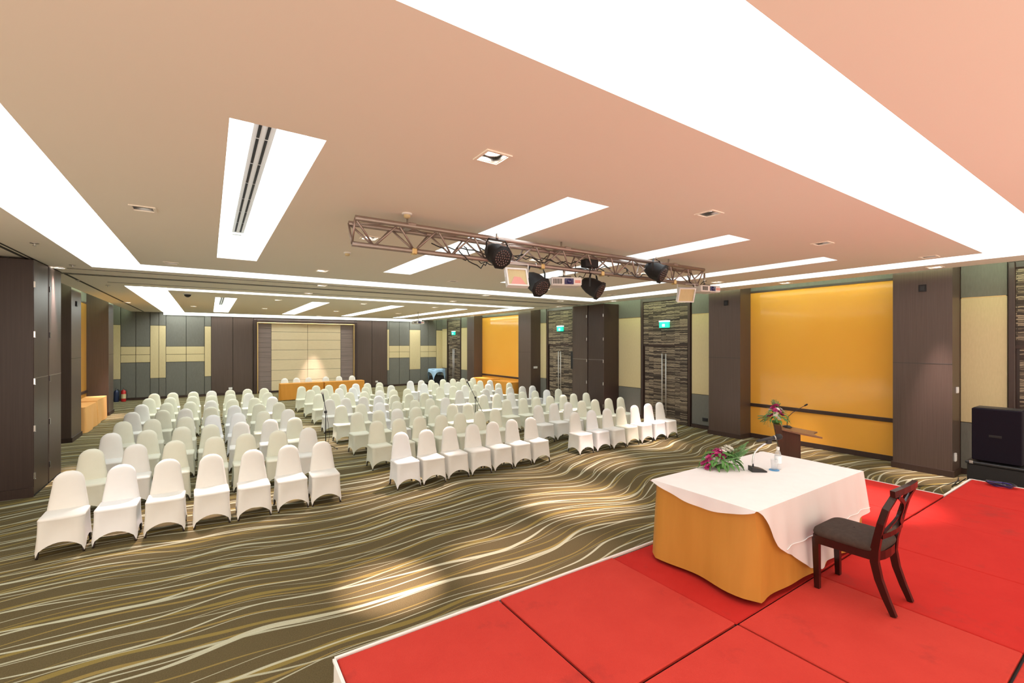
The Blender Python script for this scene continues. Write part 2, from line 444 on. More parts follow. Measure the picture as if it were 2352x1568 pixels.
def cove(name, label, cat, rects, group, outer=None, inner=None, air=False, depth=.32):
    t = thing(name, label, cat, group=group)
    # lining: walls of the recess
    mb = MB()
    def wall(a, b, z0, z1):
        mb.add([(a[0], a[1], z0), (b[0], b[1], z0), (b[0], b[1], z1), (a[0], a[1], z1)], [(0, 1, 2, 3)])
    loops = [outer] + ([inner] if inner else [])
    for x0, y0, x1, y1 in loops:
        c = [(x0, y0), (x1, y0), (x1, y1), (x0, y1)]
        for i in range(4): wall(c[i], c[(i+1) % 4], ZC, ZC+depth)
    mb.build('recess_lining', M['cove_white'], t)
    for x0, y0, x1, y1 in rects:
        MB().box(x0, y0, ZC+depth, x1, y1, ZC+depth+.02).build('glowing_recess_top', M['cove_light_end' if y0 > 12 else 'cove_light'], t)  # the recess top itself emits, standing in for tubes hidden on the ledge
    if air:
        x0, y0, x1, y1 = outer
        zt = ZC+depth; xm = x0+(x1-x0)*.44
        MB().box(xm-.075, y0+.25, zt-.045, xm+.085, y1-.9, zt-.003).build('air_diffuser', M['cove_white'], t)
        for dx in (-.03, .035):
            n = 7; L = (y1-.95-(y0+.3))/n
            for k in range(n):
                MB().box(xm+dx-.011, y0+.3+k*L, zt-.049, xm+dx+.011, y0+.3+(k+1)*L-.03, zt-.044).build('air_slot', M['matte_black'], t)
        MB().box(xm-.06, y1-.72, zt-.03, xm+.07, y1-.6, zt-.003).build('sensor_box', M['white_plastic'], t)
    return t
cove('cove_light', 'wide rectangular light cove around the ceiling near the lighting truss', 'ceiling light', ring_rects(RING1), 'perimeter light coves',
     (RING1['ox0'], RING1['oy0'], RING1['ox1'], RING1['oy1']), (RING1['ix0'], RING1['iy0'], RING1['ix1'], RING1['iy1']))
cove('cove_light', 'narrower-looking rectangular light cove in the ceiling by the end wall', 'ceiling light', ring_rects(RING2), 'perimeter light coves',
     (RING2['ox0'], RING2['oy0'], RING2['ox1'], RING2['oy1']), (RING2['ix0'], RING2['iy0'], RING2['ix1'], RING2['iy1']))
for i, r in enumerate(SLOTS1):
    cove('light_trough', f'long light trough in truss-side ceiling, {ORD[3-i]} from the exit doors', 'ceiling light', [r], 'recessed light troughs', r, None, True)
for i, r in enumerate(SLOTS2):
    cove('light_trough', f'slim light trough in end-wall-side ceiling, {ORD[3-i]} from the exit doors', 'ceiling light', [r], 'recessed light troughs', r, None, i == 0)
# tubes hidden above the ceiling edge, washing the walls
for x, y0, y1, nm in [(CER-.055, .5, 26.6, 'exit door wall'), (CEL+.055, 13.0, 26.6, 'folding panel wall')]:
    t = thing('wall_wash_tube', f'greenish fluorescent tube line hidden in gap above the {nm}', 'tube light', group='wall wash tubes')
    n = int((y1-y0)/1.5); L = (y1-y0)/n
    for k in range(n):
        MB().tube([(x, y0+k*L+.05, ZC+.13), (x, y0+(k+1)*L-.05, ZC+.13)], .018, 8).build('tube', M['rim_tube'], t)
    MB().box(x-.04, y0, ZC+.03, x+.03, y1, ZC+.05).build('tube_tray', M['cove_white'], t)

# ------------------------------------------------------------------ square halogen downlights
def fitting_meshes():
    a = MB()
    w = .022; h = FS+.006
    a.box(-h-w, -h-w, -.010, h+w, -h, .003).box(-h-w, h, -.010, h+w, h+w, .003).box(-h-w, -h, -.010, -h, h, .003).box(h, -h, -.010, h+w, h, .003)
    fr = a.mesh('frame', M['ceiling'])
    b = MB()
    z1 = .14
    for q in ([(-FS, -FS), (FS, -FS)], [(FS, -FS), (FS, FS)], [(FS, FS), (-FS, FS)], [(-FS, FS), (-FS, -FS)]):
        (x0, y0), (x1, y1) = q
        b.add([(x0, y0, 0), (x1, y1, 0), (x1, y1, z1), (x0, y0, z1)], [(0, 1, 2, 3)])
    b.add([(-FS, -FS, z1), (FS, -FS, z1), (FS, FS, z1), (-FS, FS, z1)], [(0, 1, 2, 3)])
    ho = b.mesh('housing', M['steel'])
    c = MB().lathe([(.066, .035), (.072, .03), (.072, .045), (.066, .05), (.045, .09), (.02, .11)], 20, caps=False)
    ri = c.mesh('reflector_ring', M['lamp_off'], True)
    d = MB().lathe([(.001, .028), (.03, .03), (.052, .038), (.064, .05)], 16, caps=True)
    on = d.mesh('lamp', M['lamp_on'], True)
    e = MB().lathe([(.001, .05), (.03, .05), (.05, .055), (.064, .06)], 16, caps=True)
    off = e.mesh('lamp', M['lamp_dim'], True)
    return fr, ho, ri, on, off
FRAME, HOUS, RINGM, LON, LOFF = fitting_meshes()
spot_d = bpy.data.lights.new('halogen_beam', 'SPOT')
spot_d.energy = SPOT_W; spot_d.spot_size = math.radians(30); spot_d.spot_blend = .9; spot_d.color = (1, .76, .73); spot_d.shadow_soft_size = .04
hot_d = spot_d.copy(); hot_d.energy = SPOT_W*2.8; hot_d.spot_size = math.radians(17); hot_d.spot_blend = 1
HOT = {(1.84, 3.03)}
def where(x, y):
    zone = 'truss side' if y < 11.7 else ('folding-wall tracks' if y < 14.6 else 'end-wall side')
    return zone
rows = {}
for f in FIT:
    key = (where(f[0], f[1]), round(f[1]*2)/2)
    rows.setdefault(key, []).append(f)
keys = sorted(rows, key=lambda k: k[1])
for ki, k in enumerate(keys):
    fs = sorted(rows[k], key=lambda f: -f[0])
    for i, (x, y, on, aim) in enumerate(fs):
        lab = f'square recessed downlight, {ORD[i]} from the door wall in {ORD[ki]} row from stage'
        t = thing('downlight', lab, 'downlight', (x, y, ZC), group='square recessed downlights')
        link_copy(FRAME, 'frame', t); link_copy(HOUS, 'housing', t)
        link_copy(RINGM, 'reflector_ring', t); link_copy(LON if on else LOFF, 'lamp', t)
        if aim or on:
            s = bpy.data.objects.new('halogen_beam', hot_d if (round(x, 2), round(y, 2)) in HOT else spot_d); COL.objects.link(s); s.parent = t
            s.location = (0, 0, .02)
            ax, ay = aim if aim else (x+(.25 if x > 5 else -.1), y)
            s.rotation_euler = Vector((ax-x, ay-y, -ZC)).to_track_quat('-Z', 'Y').to_euler()
# smoke detectors, dome camera, small vents
for i, (x, y, l) in enumerate([(1.84, 4.87, 'round smoke detector on ceiling between lit trough and truss'), (1.84, 7.5, 'round smoke detector on ceiling beyond the lighting truss')]):
    t = thing('smoke_detector', l, 'smoke detector', (x, y, ZC), group='ceiling smoke detectors')
    MB().lathe([(.055, 0), (.055, -.015), (.04, -.02)], 20).build('base', M['white_plastic'], t)
    MB().lathe([(.038, -.02), (.036, -.045), (.02, -.055)], 20).build('sensor_head', M['cream'], t)
t = thing('dome_camera', 'small dark dome camera on ceiling inside the end cove', 'camera', (-.52, 16.3, ZC))
MB().lathe([(.11, 0), (.11, -.02), (.09, -.03)], 20).build('base', M['white_plastic'], t)
MB().lathe([(.085, -.03), (.075, -.07), (.04, -.10), (.001, -.11)], 20).build('dome', M['matte_black'], t, True)
for x, y, l in [(-2.5, 14.2, 'dark round vent in ceiling beside the folded wall panels'), (-2.1, 11.5, 'small round sprinkler plate beside wide light cove'), (-2.1, 15.05, 'small sprinkler plate near corner of the end cove'), (-2.1, 9.3, 'tiny sprinkler plate outside the wide light cove')]:
    t = thing('sprinkler', l, 'sprinkler', (x, y, ZC), group='ceiling sprinklers')
    MB().lathe([(.05, 0), (.05, -.008), (.03, -.012)], 16).build('plate', M['steel'], t)
    MB().lathe([(.012, -.01), (.012, -.035), (.022, -.037), (.022, -.04)], 12).build('nozzle', M['steel'], t)

# ------------------------------------------------------------------ walls
ZW = 4.5
def panel(parent, name, m, x0, y0, z0, x1, y1, z1, bev=.006):
    return MB().bevbox(x0, y0, z0, x1, y1, z1, bev).build(name, m, parent)
# end wall
wb = MB().box(XL-.3, YB, 0, XR+.6, YB+.2, ZW).build('wall_back', M['groove'])
tag(wb, 'end wall with gray and cream fabric panels around a framed backdrop', 'wall', kind='structure')
def bp(m, x0, x1, z0, z1, d=.04, name='panel'):
    g = .008
    return panel(wb, name, m, x0+g, YB-d, z0+g, x1-g, YB+.01, z1-g)
H1, H2, H3 = 1.71, 2.07, 2.45
ZT = 4.5
def gray_bay(x0, x1, split=None):
    xs = [x0, x1] if split is None else [x0, split, x1]
    for a, b in zip(xs, xs[1:]):
        bp(M['gray'], a, b, .1, H1); bp(M['cream'], a, b, H1, H2, .05); bp(M['cream'], a, b, H2, H3, .05); bp(M['gray'], a, b, H3, ZT)
def cream_bay(x0, x1):
    bp(M['gray'], x0, x1, .1, .97, .06); bp(M['cream'], x0, x1, .97, 3.43, .06); bp(M['gray'], x0, x1, 3.43, ZT, .06)
cream_bay(XL, -3.32); gray_bay(-3.32, -2.27, -2.79); cream_bay(-2.27, -1.95); cream_bay(-1.95, -1.69); gray_bay(-1.69, -.18, -.91); cream_bay(-.18, .09)
for a, b in ((.09, 1.0), (1.0, 1.9), (7.12, 8.0), (8.0, 8.91)):
    bp(M['veneer'], a, b, .1, ZT)
bp(M['veneer'], 1.9, 7.12, 3.83, ZT)
cream_bay(8.91, 9.02); gray_bay(9.02, 10.31, 9.66); cream_bay(10.31, 11.02); gray_bay(11.02, 12.1, 11.56); cream_bay(12.1, XR)
o = MB().box(XL, YB-.075, 0, 1.9, YB+.01, .1).build('baseboard', M['base'], wb); o = MB().box(7.12, YB-.075, 0, XR, YB+.01, .1).build('baseboard', M['base'], wb)
MB().bevbox(-1.78, YB-.085, 3.93, 11.1, YB, 4.48, .005).build('cove_apron', M['cove_white'], wb)
# framed backdrop in the end wall
t = thing('framed_backdrop', 'large gold-lined framed backdrop of cream panels on the end wall', 'backdrop')
for a, b, z0, z1 in ((1.9, 2.06, 0, 3.83), (6.96, 7.12, 0, 3.83), (2.06, 6.96, 3.68, 3.83)):
    MB().bevbox(a, YB-.16, z0, b, YB, z1, .02).build('outer_moulding', M['veneer_dark_and_shaded'], t)
for a, b, z0, z1 in ((2.06, 2.11, 0, 3.68), (6.91, 6.96, 0, 3.68), (2.11, 6.91, 3.63, 3.68)):
    MB().bevbox(a, YB-.18, z0, b, YB, z1, .012).build('gold_moulding', M['gold'], t)
for a, b in ((2.11, 2.72), (6.22, 6.91)):
    n = 14; L = 3.53/n
    for k in range(n):
        MB().bevbox(a+.004, YB-.045, .1+k*L+.004, b-.004, YB, .1+(k+1)*L-.004, .006).build('slat', M['slats'], t)
zs = [.1, .62, 1.17, 1.72, 2.24, 2.77, 3.2, 3.63]
for a, b in ((2.72, 4.48), (4.48, 6.22)):
    for z0, z1 in zip(zs, zs[1:]):
        MB().bevbox(a+.007, YB-.06, z0+.007, b-.007, YB, z1-.007, .006).build('panel', M['backdrop'], t)
MB().box(2.11, YB-.08, 0, 6.91, YB, .1).build('baseboard', M['base'], t)

# side wall on the exit-door side
wr = MB().box(XR, .0, 0, XR+.3, YB, ZW).build('wall_right', M['veneer_dark_and_shaded'])
tag(wr, 'side wall with exit doors, brown columns and orange glass panels', 'wall', kind='structure')
def rp(m, y0, y1, z0, z1, d=.05, name='panel', par=None):
    g = .006
    return panel(par or wr, name, m, XR-d, y0+g, z0+g, XR+.02, y1-g, z1-g)
def cream_wall(y0, y1):
    rp(M['gray'], y0, y1, .1, 1.03); rp(M['cream'], y0, y1, 1.03, 3.5); rp(M['gray'], y0, y1, 3.5, ZW)
    MB().box(XR-.07, y0, 0, XR, y1, .1).build('baseboard', M['base'], wr)
    MB().box(XR-.054, y0+.02, 3.492, XR-.04, y1-.02, 3.506).build('trim_strip', M['gold'], wr)
for a, b in ((1.93, 2.58), (7.73, 8.66), (10.66, 13.4), (16.0, 16.42), (22.45, 24.18), (26.1, YB-.07), (13.4, 14.05)):
    cream_wall(a, b)
def column_box(x0, x1, y0, y1, label):
    t = thing('wall_column', label, 'column', kind='structure')
    # veneered box with a seam at mid height and a baseboard
    MB().box(x0, y0, .12, x1, y1, ZW).build('veneer_body', M['veneer'], t)
    xf = x0 if x0 > 5 else x1
    s = -1 if x0 > 5 else 1
    MB().box(min(xf, xf+s*.003), y0, 2.19, max(xf, xf+s*.003), y1, 2.2).build('seam', M['groove'], t)
    MB().box(x0-.025, y0-.025, 0, x1+.025, y1+.025, .12).build('baseboard', M['base'], t)
    return t
XCF = 11.97
COLS_R = [(2.58, 3.5, 'brown veneer column beside the black loudspeaker'), (6.8, 7.73, 'brown veneer column between orange panel and double door'),
          (16.42, 17.4, 'brown veneer column with white switch beyond the folded panels'), (21.65, 22.45, 'brown veneer column by the distant exit door')]
for y0, y1, l in COLS_R: column_box(XCF, XR, y0, y1, l)
def orange(xw, s, y0, y1, label):
    t = thing('glass_wall_panel', label, 'wall panel', group='orange glass wall panels')
    a, b = (xw-.06, xw) if s < 0 else (xw, xw+.06)
    MB().box(a, y0, .12, b, y1, .86).build('lower_glass', M['orange_glass'], t)
    MB().box(a, y0, .95, b, y1, 3.98).build('upper_glass', M['orange_glass'], t)
    MB().bevbox(a-.03, y0, .86, b+.03, y1, .95, .008).build('chair_rail', M['base'], t)
    MB().box(a-.02, y0, 0, b+.02, y1, .12).build('baseboard', M['base'], t)
    MB().box(a-.02, y0, 3.98, b+.02, y1, 4.03).build('top_rail', M['base'], t)
    MB().box(a, y0, 4.03, b, y1, ZW).build('header_board', M['gray'], t)
    return t
orange(XR, -1, 3.5, 6.8, 'glossy orange glass wall panel behind the lectern'); orange(XR, -1, 17.4, 21.65, 'orange glass panel above two orange-clothed tables by exit wall')

def door(idx, y0, y1, label):
    t = thing(f'door_{idx}', label, 'door', kind='structure')
    fr = .09
    for a, b in ((y0-fr, y0), (y1, y1+fr)):
        MB().bevbox(XR-.09, a, 0, XR+.02, b, 4.12, .01).build('door_frame', M['veneer_dark_and_shaded'], t)
    MB().bevbox(XR-.09, y0, 4.0, XR+.02, y1, 4.12, .01).build('door_frame', M['veneer_dark_and_shaded'], t)
    ym = (y0+y1)/2
    for a, b in ((y0, ym), (ym, y1)):
        MB().box(XR-.05, a+.004, 2.56, XR, b-.004, 4.0).build('transom_panel', M['strips'], t)
        lf = MB().box(XR-.03, a+(.05 if a == y0 else .004), .015, XR, b-(.05 if b == y1 else .004), 2.5).build('door_leaf', M['strips'], t)
        yh = ym-.075 if a == y0 else ym+.075
        MB().tube([(XR-.09, yh, .22), (XR-.09, yh, 2.25)], .017, 10).tube([(XR-.09, yh, .4), (XR-.02, yh, .4)], .01, 6).tube([(XR-.09, yh, 2.05), (XR-.02, yh, 2.05)], .01, 6).build('pull_handle', M['handle'], lf, True)
    MB().box(XR-.045, y0, 2.5, XR, y1, 2.56).build('door_head', M['base'], t)
    return t
door(1, 8.78, 10.54, 'double door with stacked strip cladding beside brown column')
door(2, 14.2, 15.82, 'strip-clad double door partly behind the folded wall panels')
door(3, 24.28, 25.98, 'strip-clad door by the light blue table and end wall')
door(4, .35, 1.83, 'strip-clad door cut off beside the black loudspeaker')
for y, l, s in ((9.63, 'green exit sign over the double door by brown column', .36), (14.95, 'green exit sign over door partly behind folded panels', .36), (25.1, 'green exit sign over door near the end wall', .36)):
    t = thing('exit_sign', l, 'exit sign', (XR-.1, y, 3.11), group='green exit signs')
    MB().bevbox(-.05, -s/2, 0, .04, s/2, .19, .01).build('green_face', M['exit'], t)
    MB().bevbox(-.06, -s/2-.005, .19, .05, s/2+.005, .235, .006).build('white_top', M['exit_white'], t)
    MB().box(-.056, -.05, .035, -.05, .05, .12).build('pictogram', M['exit_white'], t)
# small wall fittings
def plate_box(label, x0, y0, z0, x1, y1, z1, m, cat, inner=None):
    t = thing('wall_plate', label, cat)
    MB().bevbox(x0, y0, z0, x1, y1, z1, .004).build('cover_plate', M[m], t)
    if inner: MB().box(*inner[:6]).build('insert', M[inner[6]], t)
for y, z, l in ((7.2, 3.72, 'black square vent high on column beside double door'), (3.02, 3.71, 'black square vent high on column beside loudspeaker')):
    plate_box(l, XCF-.02, y-.06, z-.07, XCF, y+.06, z+.07, 'matte_black', 'wall vent', (XCF-.026, y-.035, z-.04, XCF-.02, y+.035, z+.04, 'black'))
plate_box('black socket low on the gray panel beside double door', XR-.07, 8.1, .24, XR-.05, 8.28, .34, 'black', 'socket', (XR-.075, 8.13, .26, XR-.07, 8.25, .32, 'matte_black'))
plate_box('white switch plate on brown column beyond the folded panels', 12.12, 16.39, 1.47, 12.32, 16.42, 1.56, 'white_plastic', 'switch', (12.15, 16.385, 1.49, 12.29, 16.39, 1.54, 'projector_white'))
plate_box('white switch on side of column near loudspeaker', 12.2, 2.55, 1.62, 12.28, 2.58, 1.74, 'white_plastic', 'switch', (12.22, 2.545, 1.65, 12.26, 2.55, 1.71, 'projector_white'))
plate_box('white socket low on column side near loudspeaker', 12.06, 2.55, .3, 12.14, 2.58, .46, 'white_plastic', 'socket', (12.08, 2.545, .33, 12.12, 2.55, .43, 'projector_white'))
plate_box('white socket on brown wall under framed backdrop, extinguisher side', .82, YB-.06, .28, .98, YB-.04, .38, 'white_plastic', 'socket', (.85, YB-.065, .3, .95, YB-.06, .36, 'projector_white'))
plate_box('white socket on brown wall between backdrop and blue table', 8.2, YB-.06, .28, 8.34, YB-.04, .38, 'white_plastic', 'socket', (8.23, YB-.065, .3, 8.31, YB-.06, .36, 'projector_white'))

# side wall opposite the doors
wl = MB().box(XL-.3, 12.66, 0, XL, YB, ZW).build('wall_left', M['veneer'])
tag(wl, 'brown veneer side wall opposite the exit doors', 'wall', kind='structure')
XCL = -3.0
o = MB().box(-4.9, 7.6, 0, -4.62, 10.9, ZC).build('wall_left_light_block', M['veneer'])  # unseen stretch, sized to stop reflections while the side stays open to light
tag(o, 'unseen brown veneer wall stretch added to block reflections in orange glass', 'wall', kind='structure')
column_box(XL, XCL, 16.3, 17.4, 'brown veneer column beside the peach-clothed tables'); column_box(XL, XCL, 21.62, 22.6, 'reddish brown column beside the fire extinguishers')
orange(XL, 1, 17.4, 21.62, 'orange glass panel above the peach-clothed tables')
plate_box('black square vent high on column by the peach-clothed tables', XCL, 16.75, 3.6, XCL+.02, 16.88, 3.74, 'matte_black', 'wall vent', (XCL+.02, 16.78, 3.63, XCL+.026, 16.85, 3.71, 'black'))

# folded movable-wall panels parked at both sides
def folded_stack(label, xa, xb, y0, y1, n, s):
    # xa = edge facing the hall; s = +1 when the wall lies towards +x
    t = thing('folding_partition', label, 'partition', group='parked folding wall panels')
    w = (y1-y0)/n
    for k in range(n):
        a = y0+k*w
        pnl = MB().bevbox(min(xa, xb), a+.006, .02, max(xa, xb), a+w-.05, 4.02, .01).build('wall_leaf', M['veneer_dark_and_shaded'] if k == 0 else M['veneer'], t)  # leading leaf darker: the shade on its unlit face is in the colour
        for z in (.35, 1.15, 1.95, 2.75, 3.6):
            MB().bevbox(xa-s*.012, a+.012, z-.055, xa, a+.04, z+.055, .004).build('hinge', M['chrome'], pnl)
        MB().box(min(xa, xa-s*.003), a+.01, 2.0, max(xa, xa-s*.003), a+w-.06, 2.006).build('seam', M['steel'], pnl)
        MB().box(min(xa, xb), a+.01, 0, max(xa, xb), a+w-.055, .02).build('floor_seal', M['matte_black'], pnl)
    MB().box(min(xa, xb)-.005 if s > 0 else min(xa, xb), y0-.02, 0, max(xa, xb), y0+.006, .16).build('baseboard', M['base'], t)
    return t
folded_stack('stack of dark brown folding wall panels opposite the exit doors', -2.47, -4.6, 10.9, 12.66, 2, -1)
folded_stack('stack of dark brown folding wall panels between the exit doors', 11.72, 12.49, 11.66, 13.38, 2, 1)
t = thing('wall_speaker', 'slim black speaker hung beside the folded panels and door', 'speaker', (XR-.12, 14.0, 1.55))
MB().bevbox(-.12, -.14, 0, .07, .14, .72, .02).build('cabinet', M['black'], t)
MB().box(-.126, -.11, .03, -.12, .11, .69).build('grille', M['matte_black'], t)

# ------------------------------------------------------------------ stage
SZ = .5
XS = [.70, 1.985, 3.30, 4.60, 5.90, 7.17, 8.45, 9.80]
YS = [3.17, 1.90, .63, -.64, -1.9]
st = thing('stage', 'low stage of red carpeted decks with white skirt', 'stage')
for i in range(len(XS)-1):
    for j in range(len(YS)-1):
        if i == 6 and j == 0: continue
        gx0 = .010 if i in (0, 1, 2) else .004; gx1 = .010 if i+1 in (1, 2) else .004
        dz = random.uniform(-.004, .0) - (.012 if (i, j) == (2, 0) else 0)
        g = .010
        MB().bevbox(XS[i]+gx0, YS[j+1]+g, SZ-.03, XS[i+1]-gx1, YS[j]-g, SZ+dz, .006).build('deck', M['red_deep' if i > 2 or (i, j) == (2, 0) else 'red'], st)
MB().box(XS[0]+.03, YS[-1], .02, XS[-2]-.02, YS[0]-.02, SZ-.031).box(XS[-2]-.02, YS[-1], .02, XS[-1]-.02, YS[1]-.02, SZ-.031).build('understructure', M['matte_black'], st)
def skirt(a, b):
    # softly waved white cloth hung from the deck edge
    (x0, y0), (x1, y1) = a, b
    L = math.hypot(x1-x0, y1-y0); nx, ny = -(y1-y0)/L, (x1-x0)/L
    n = max(8, int(L*14))
    def fn(u, v):
        w = .010*(1-v)*math.sin(u*L*19)+.004
        return (x0+(x1-x0)*u+nx*w, y0+(y1-y0)*u+ny*w, .005+v*(SZ-.0))
    MB().grid(n, 4, fn).build('skirt', M['skirt'], st, True)
    ux, uy = (x1-x0)/L, (y1-y0)/L
    MB().sweep([(x0+nx*.004, y0+ny*.004, SZ-.006), (x1+nx*.004, y1+ny*.004, SZ-.006)], .02, .018, (nx, ny, 0)).build('skirt_edge', M['skirt'], st)
skirt((XS[6], YS[0]), (XS[0], YS[0])) if False else skirt((XS[0]-.002, YS[0]+.004), (XS[6]+.002, YS[0]+.004))
skirt((XS[0]-.004, YS[-1]), (XS[0]-.004, YS[0])); skirt((XS[6]+.004, YS[0]), (XS[6]+.004, YS[1])); skirt((XS[6], YS[1]+.004), (XS[7], YS[1]+.004)); skirt((XS[7]+.004, YS[1]), (XS[7]+.004, YS[-1]))

# ------------------------------------------------------------------ covered banquet chairs
def cover_mesh(material):
    mb = MB()
    N = 11
    # perimeter of the seat, running front (y=0), side, back, side
    def ringpt(side, u, hw, d0, d1):
        if side == 0: return (-hw+2*hw*u, d0)
        if side == 1: return (hw, d0+(d1-d0)*u)
        if side == 2: return (hw-2*hw*u, d1)
        return (-hw, d1-(d1-d0)*u)
    lv = 7
    def fn(uu, v):
        k = min(int(uu*4), 3); u = uu*4-k
        arch = math.sin(PI*u)**.6
        hem = .018+(.150 if k in (0, 2) else .125)*arch
        z = .432*(1-v)+hem*v
        hw = .212+.024*v; d0 = .0+.028*(1-v); d1 = .455+.02*v
        x, y = ringpt(k, u, hw, d0, d1)
        pull = .020*math.sin(PI*u)*math.sin(PI*min(1, v*1.05))**.8 + .012*arch*v
        if k == 0: y += pull
        elif k == 1: x -= pull
        elif k == 2: y -= pull
        else: x += pull
        # round the corners
        c = abs(u-.5)*2
        rr = .018*max(0, (c-.8)/.2)**2
        x -= rr*(1 if x > 0 else -1); y += rr*(1 if y < .23 else -1)
        return (x, y, z)
    nu = 4*N
    mb.grid(nu, lv, fn, closed=True)
    # seat top rings
    base = len(mb.v)
    rings = []
    for ins, z in ((0, .432), (-.004, .445), (.004, .460), (.022, .470), (.07, .476)):
        r = []
        for i in range(nu):
            x, y, _ = fn(i/nu, 0)
            cx, cy = 0, .24
            L = math.hypot(x-cx, y-cy); t = 1-ins/L
            r.append((cx+(x-cx)*t, cy+(y-cy)*t, z))
        rings.append(r)
    vs = [p for r in rings for p in r]+[(0, .24, .479)]
    fs = []
    for a in range(len(rings)-1):
        for i in range(nu): fs.append((a*nu+i, (a+1)*nu+i, (a+1)*nu+(i+1) % nu, a*nu+(i+1) % nu))
    a = len(rings)-1
    for i in range(nu): fs.append((a*nu+i, len(vs)-1, a*nu+(i+1) % nu))
    mb.add(vs, fs)
    # back: tapering rounded slab
    zz = [.40, .47, .54, .62, .70, .77, .82, .86, .89, .91, .925, .932]
    n = 20
    prof = []
    for z in zz:
        if z < .77: w = .208-.052*((z-.40)/.37)**1.1
        else: w = .156*math.sqrt(max(0.0, 1-((z-.77)/.166)**2.3))
        th = .046 if z < .86 else .046*max(.25, math.sqrt(max(0, 1-((z-.86)/.075)**2)))
        yc = .415+(z-.45)*.115
        prof.append((max(w, .02), th, yc, z))
    def fb(u, v):
        w, th, yc, z = prof[round(v*(len(prof)-1))]
        a = 2*PI*u; c, s = math.cos(a), math.sin(a)
        e = .55
        px = w*math.copysign(abs(c)**e, c); py = th*math.copysign(abs(s)**.8, s)
        return (px, yc+py-.012*math.cos(px/w*PI/2) if s < 0 else yc+py, z)
    o0 = len(mb.v)
    mb.grid(n, len(prof), fb, closed=True)
    k = (len(prof)-1)*n
    mb.f.append(tuple(o0+k+j for j in range(n)))
    return mb.mesh('stretch_cover', material, True)
COVERS = {k: cover_mesh(M[k]) for k in ('cover_cove_tint', 'cover_ivory', 'cover_spot_tint')}
LEGS = [MB().tube([(0, 0, 0), (-.008*sx, -.008*sy, .03), (-.035*sx, -.035*sy, .36)], [.014, .012, .011], 8).mesh('leg', M['chair_leg'], True) for sx, sy in ((-1, -1), (1, -1), (-1, 1), (1, 1))]
LEGPOS = [(-.212, .022), (.212, .022), (-.212, .452), (.212, .452)]
def covered_chair(x, y, rz, label, group, cov):
    t = thing('banquet_chair', label, 'chair', (x, y, 0), rz, group)
    link_copy(COVERS[cov], 'stretch_cover', t)
    for k, (lx, ly) in enumerate(LEGPOS): link_copy(LEGS[k], 'leg', t, (lx, ly, 0))
    return t
ROWY = [8.29, 9.79, 11.30, 12.78, 14.38, 16.02, 17.64, 19.22]
BLK = [('block opposite the doors', -1.53, .522), ('middle block', 2.985, .508), ('block beside the doors', 7.40, .535)]
for b, (bn, x0, px) in enumerate(BLK):
    for r in range(8):
        for c in range(7):
            x = x0+px*c+random.uniform(-.025, .025)
            if b == 0: x += .012*r*(c/6)
            y = ROWY[r]+.016*(x-4)-.50+random.uniform(-.03, .03)
            q = random.random()
            cov = 'cover_spot_tint' if q < (.10 if r else .15) else ('cover_ivory' if q < (.32 if r else .95) else 'cover_cove_tint')  # light falling on the rows is put into the cover colour
            lab = f'covered banquet chair, {bn}, {ORD[r]} row from stage, {ORD[6-c]} seat from doors'
            covered_chair(x, y, random.uniform(-.04, .04), lab, 'covered chairs set in rows', cov)
for i, (x, y) in enumerate([(2.99, 23.75), (3.5, 23.7), (4.05, 23.75), (4.85, 23.8), (5.48, 23.8), (6.14, 23.85)]):
    covered_chair(x, y-.25, 0, f'covered banquet chair behind orange head table, {ORD[5-i]} from the doors', 'chairs behind the orange head table', 'cover_ivory')

# ------------------------------------------------------------------ clothed tables
def draped(name, label, cat, x0, y0, x1, y1, z0, z1, m, group=None, wave=.014, flare=.02, hem=.012, seed=1):
    t = thing(name, label, cat, ((x0+x1)/2, (y0+y1)/2, z0), group=group)
    hx, hy, H = (x1-x0)/2, (y1-y0)/2, z1-z0
    rnd = random.Random(seed)
    ph = [rnd.uniform(0, 6) for _ in range(4)]
    per = 2*(2*hx+2*hy); n = max(60, int(per*16))
    r0 = .05
    def rect(s):
        s = s % per
        L = [2*hx, 2*hy, 2*hx, 2*hy]; k = 0
        while s > L[k] and k < 3: s -= L[k]; k += 1
        return [((-hx+s, -hy), (0, -1)), ((hx, -hy+s), (1, 0)), ((hx-s, hy), (0, 1)), ((-hx, hy-s), (-1, 0))][k], s, L[k]
    def fn(u, v):
        ((x, y), (nx, ny)), s, L = rect(u*per+.0001)
        d = 1-v
        w = flare*d + wave*d*(math.sin(u*per*6.1+ph[0])+.6*math.sin(u*per*10.3+ph[1]))
        e = min(s, L-s)
        if e < r0:   # soften the corner
            k = (1-e/r0)*.014
            x -= k*math.copysign(1, x); y -= k*math.copysign(1, y)
        z = hem+.012*math.sin(u*per*2.3+ph[2])*d + v*(H-hem)
        return (x+nx*w, y+ny*w, min(z, H) if v < 1 else H)
    mb = MB().grid(n, 9, fn, closed=True)
    top = [fn(i/n, 1) for i in range(n)]
    o0 = len(mb.v); mb.add(top+[(0, 0, H)], [(i, (i+1) % n, n) for i in range(n)])
    c = mb.build('tablecloth', m, t, True)
    me = c.data; me.set_sharp_from_angle(angle=math.radians(50))
    MB().box(-hx+.02, -hy+.02, H-.035, hx-.02, hy-.02, H-.008).build('tabletop', M['lectern_wood'], t)
    for sx in (-1, 1):
        for sy in (-1, 1):
            MB().tube([(sx*(hx-.1), sy*(hy-.08), 0), (sx*(hx-.1), sy*(hy-.08), H-.035)], .016, 8).build('leg', M['steel'], t)
    return t
draped('banquet_table', 'orange-clothed head table in front of backdrop, extinguisher-side half', 'table', 2.68, 22.85, 4.53, 23.4, 0, .75, M['orange_cloth'], 'orange head tables', seed=2)
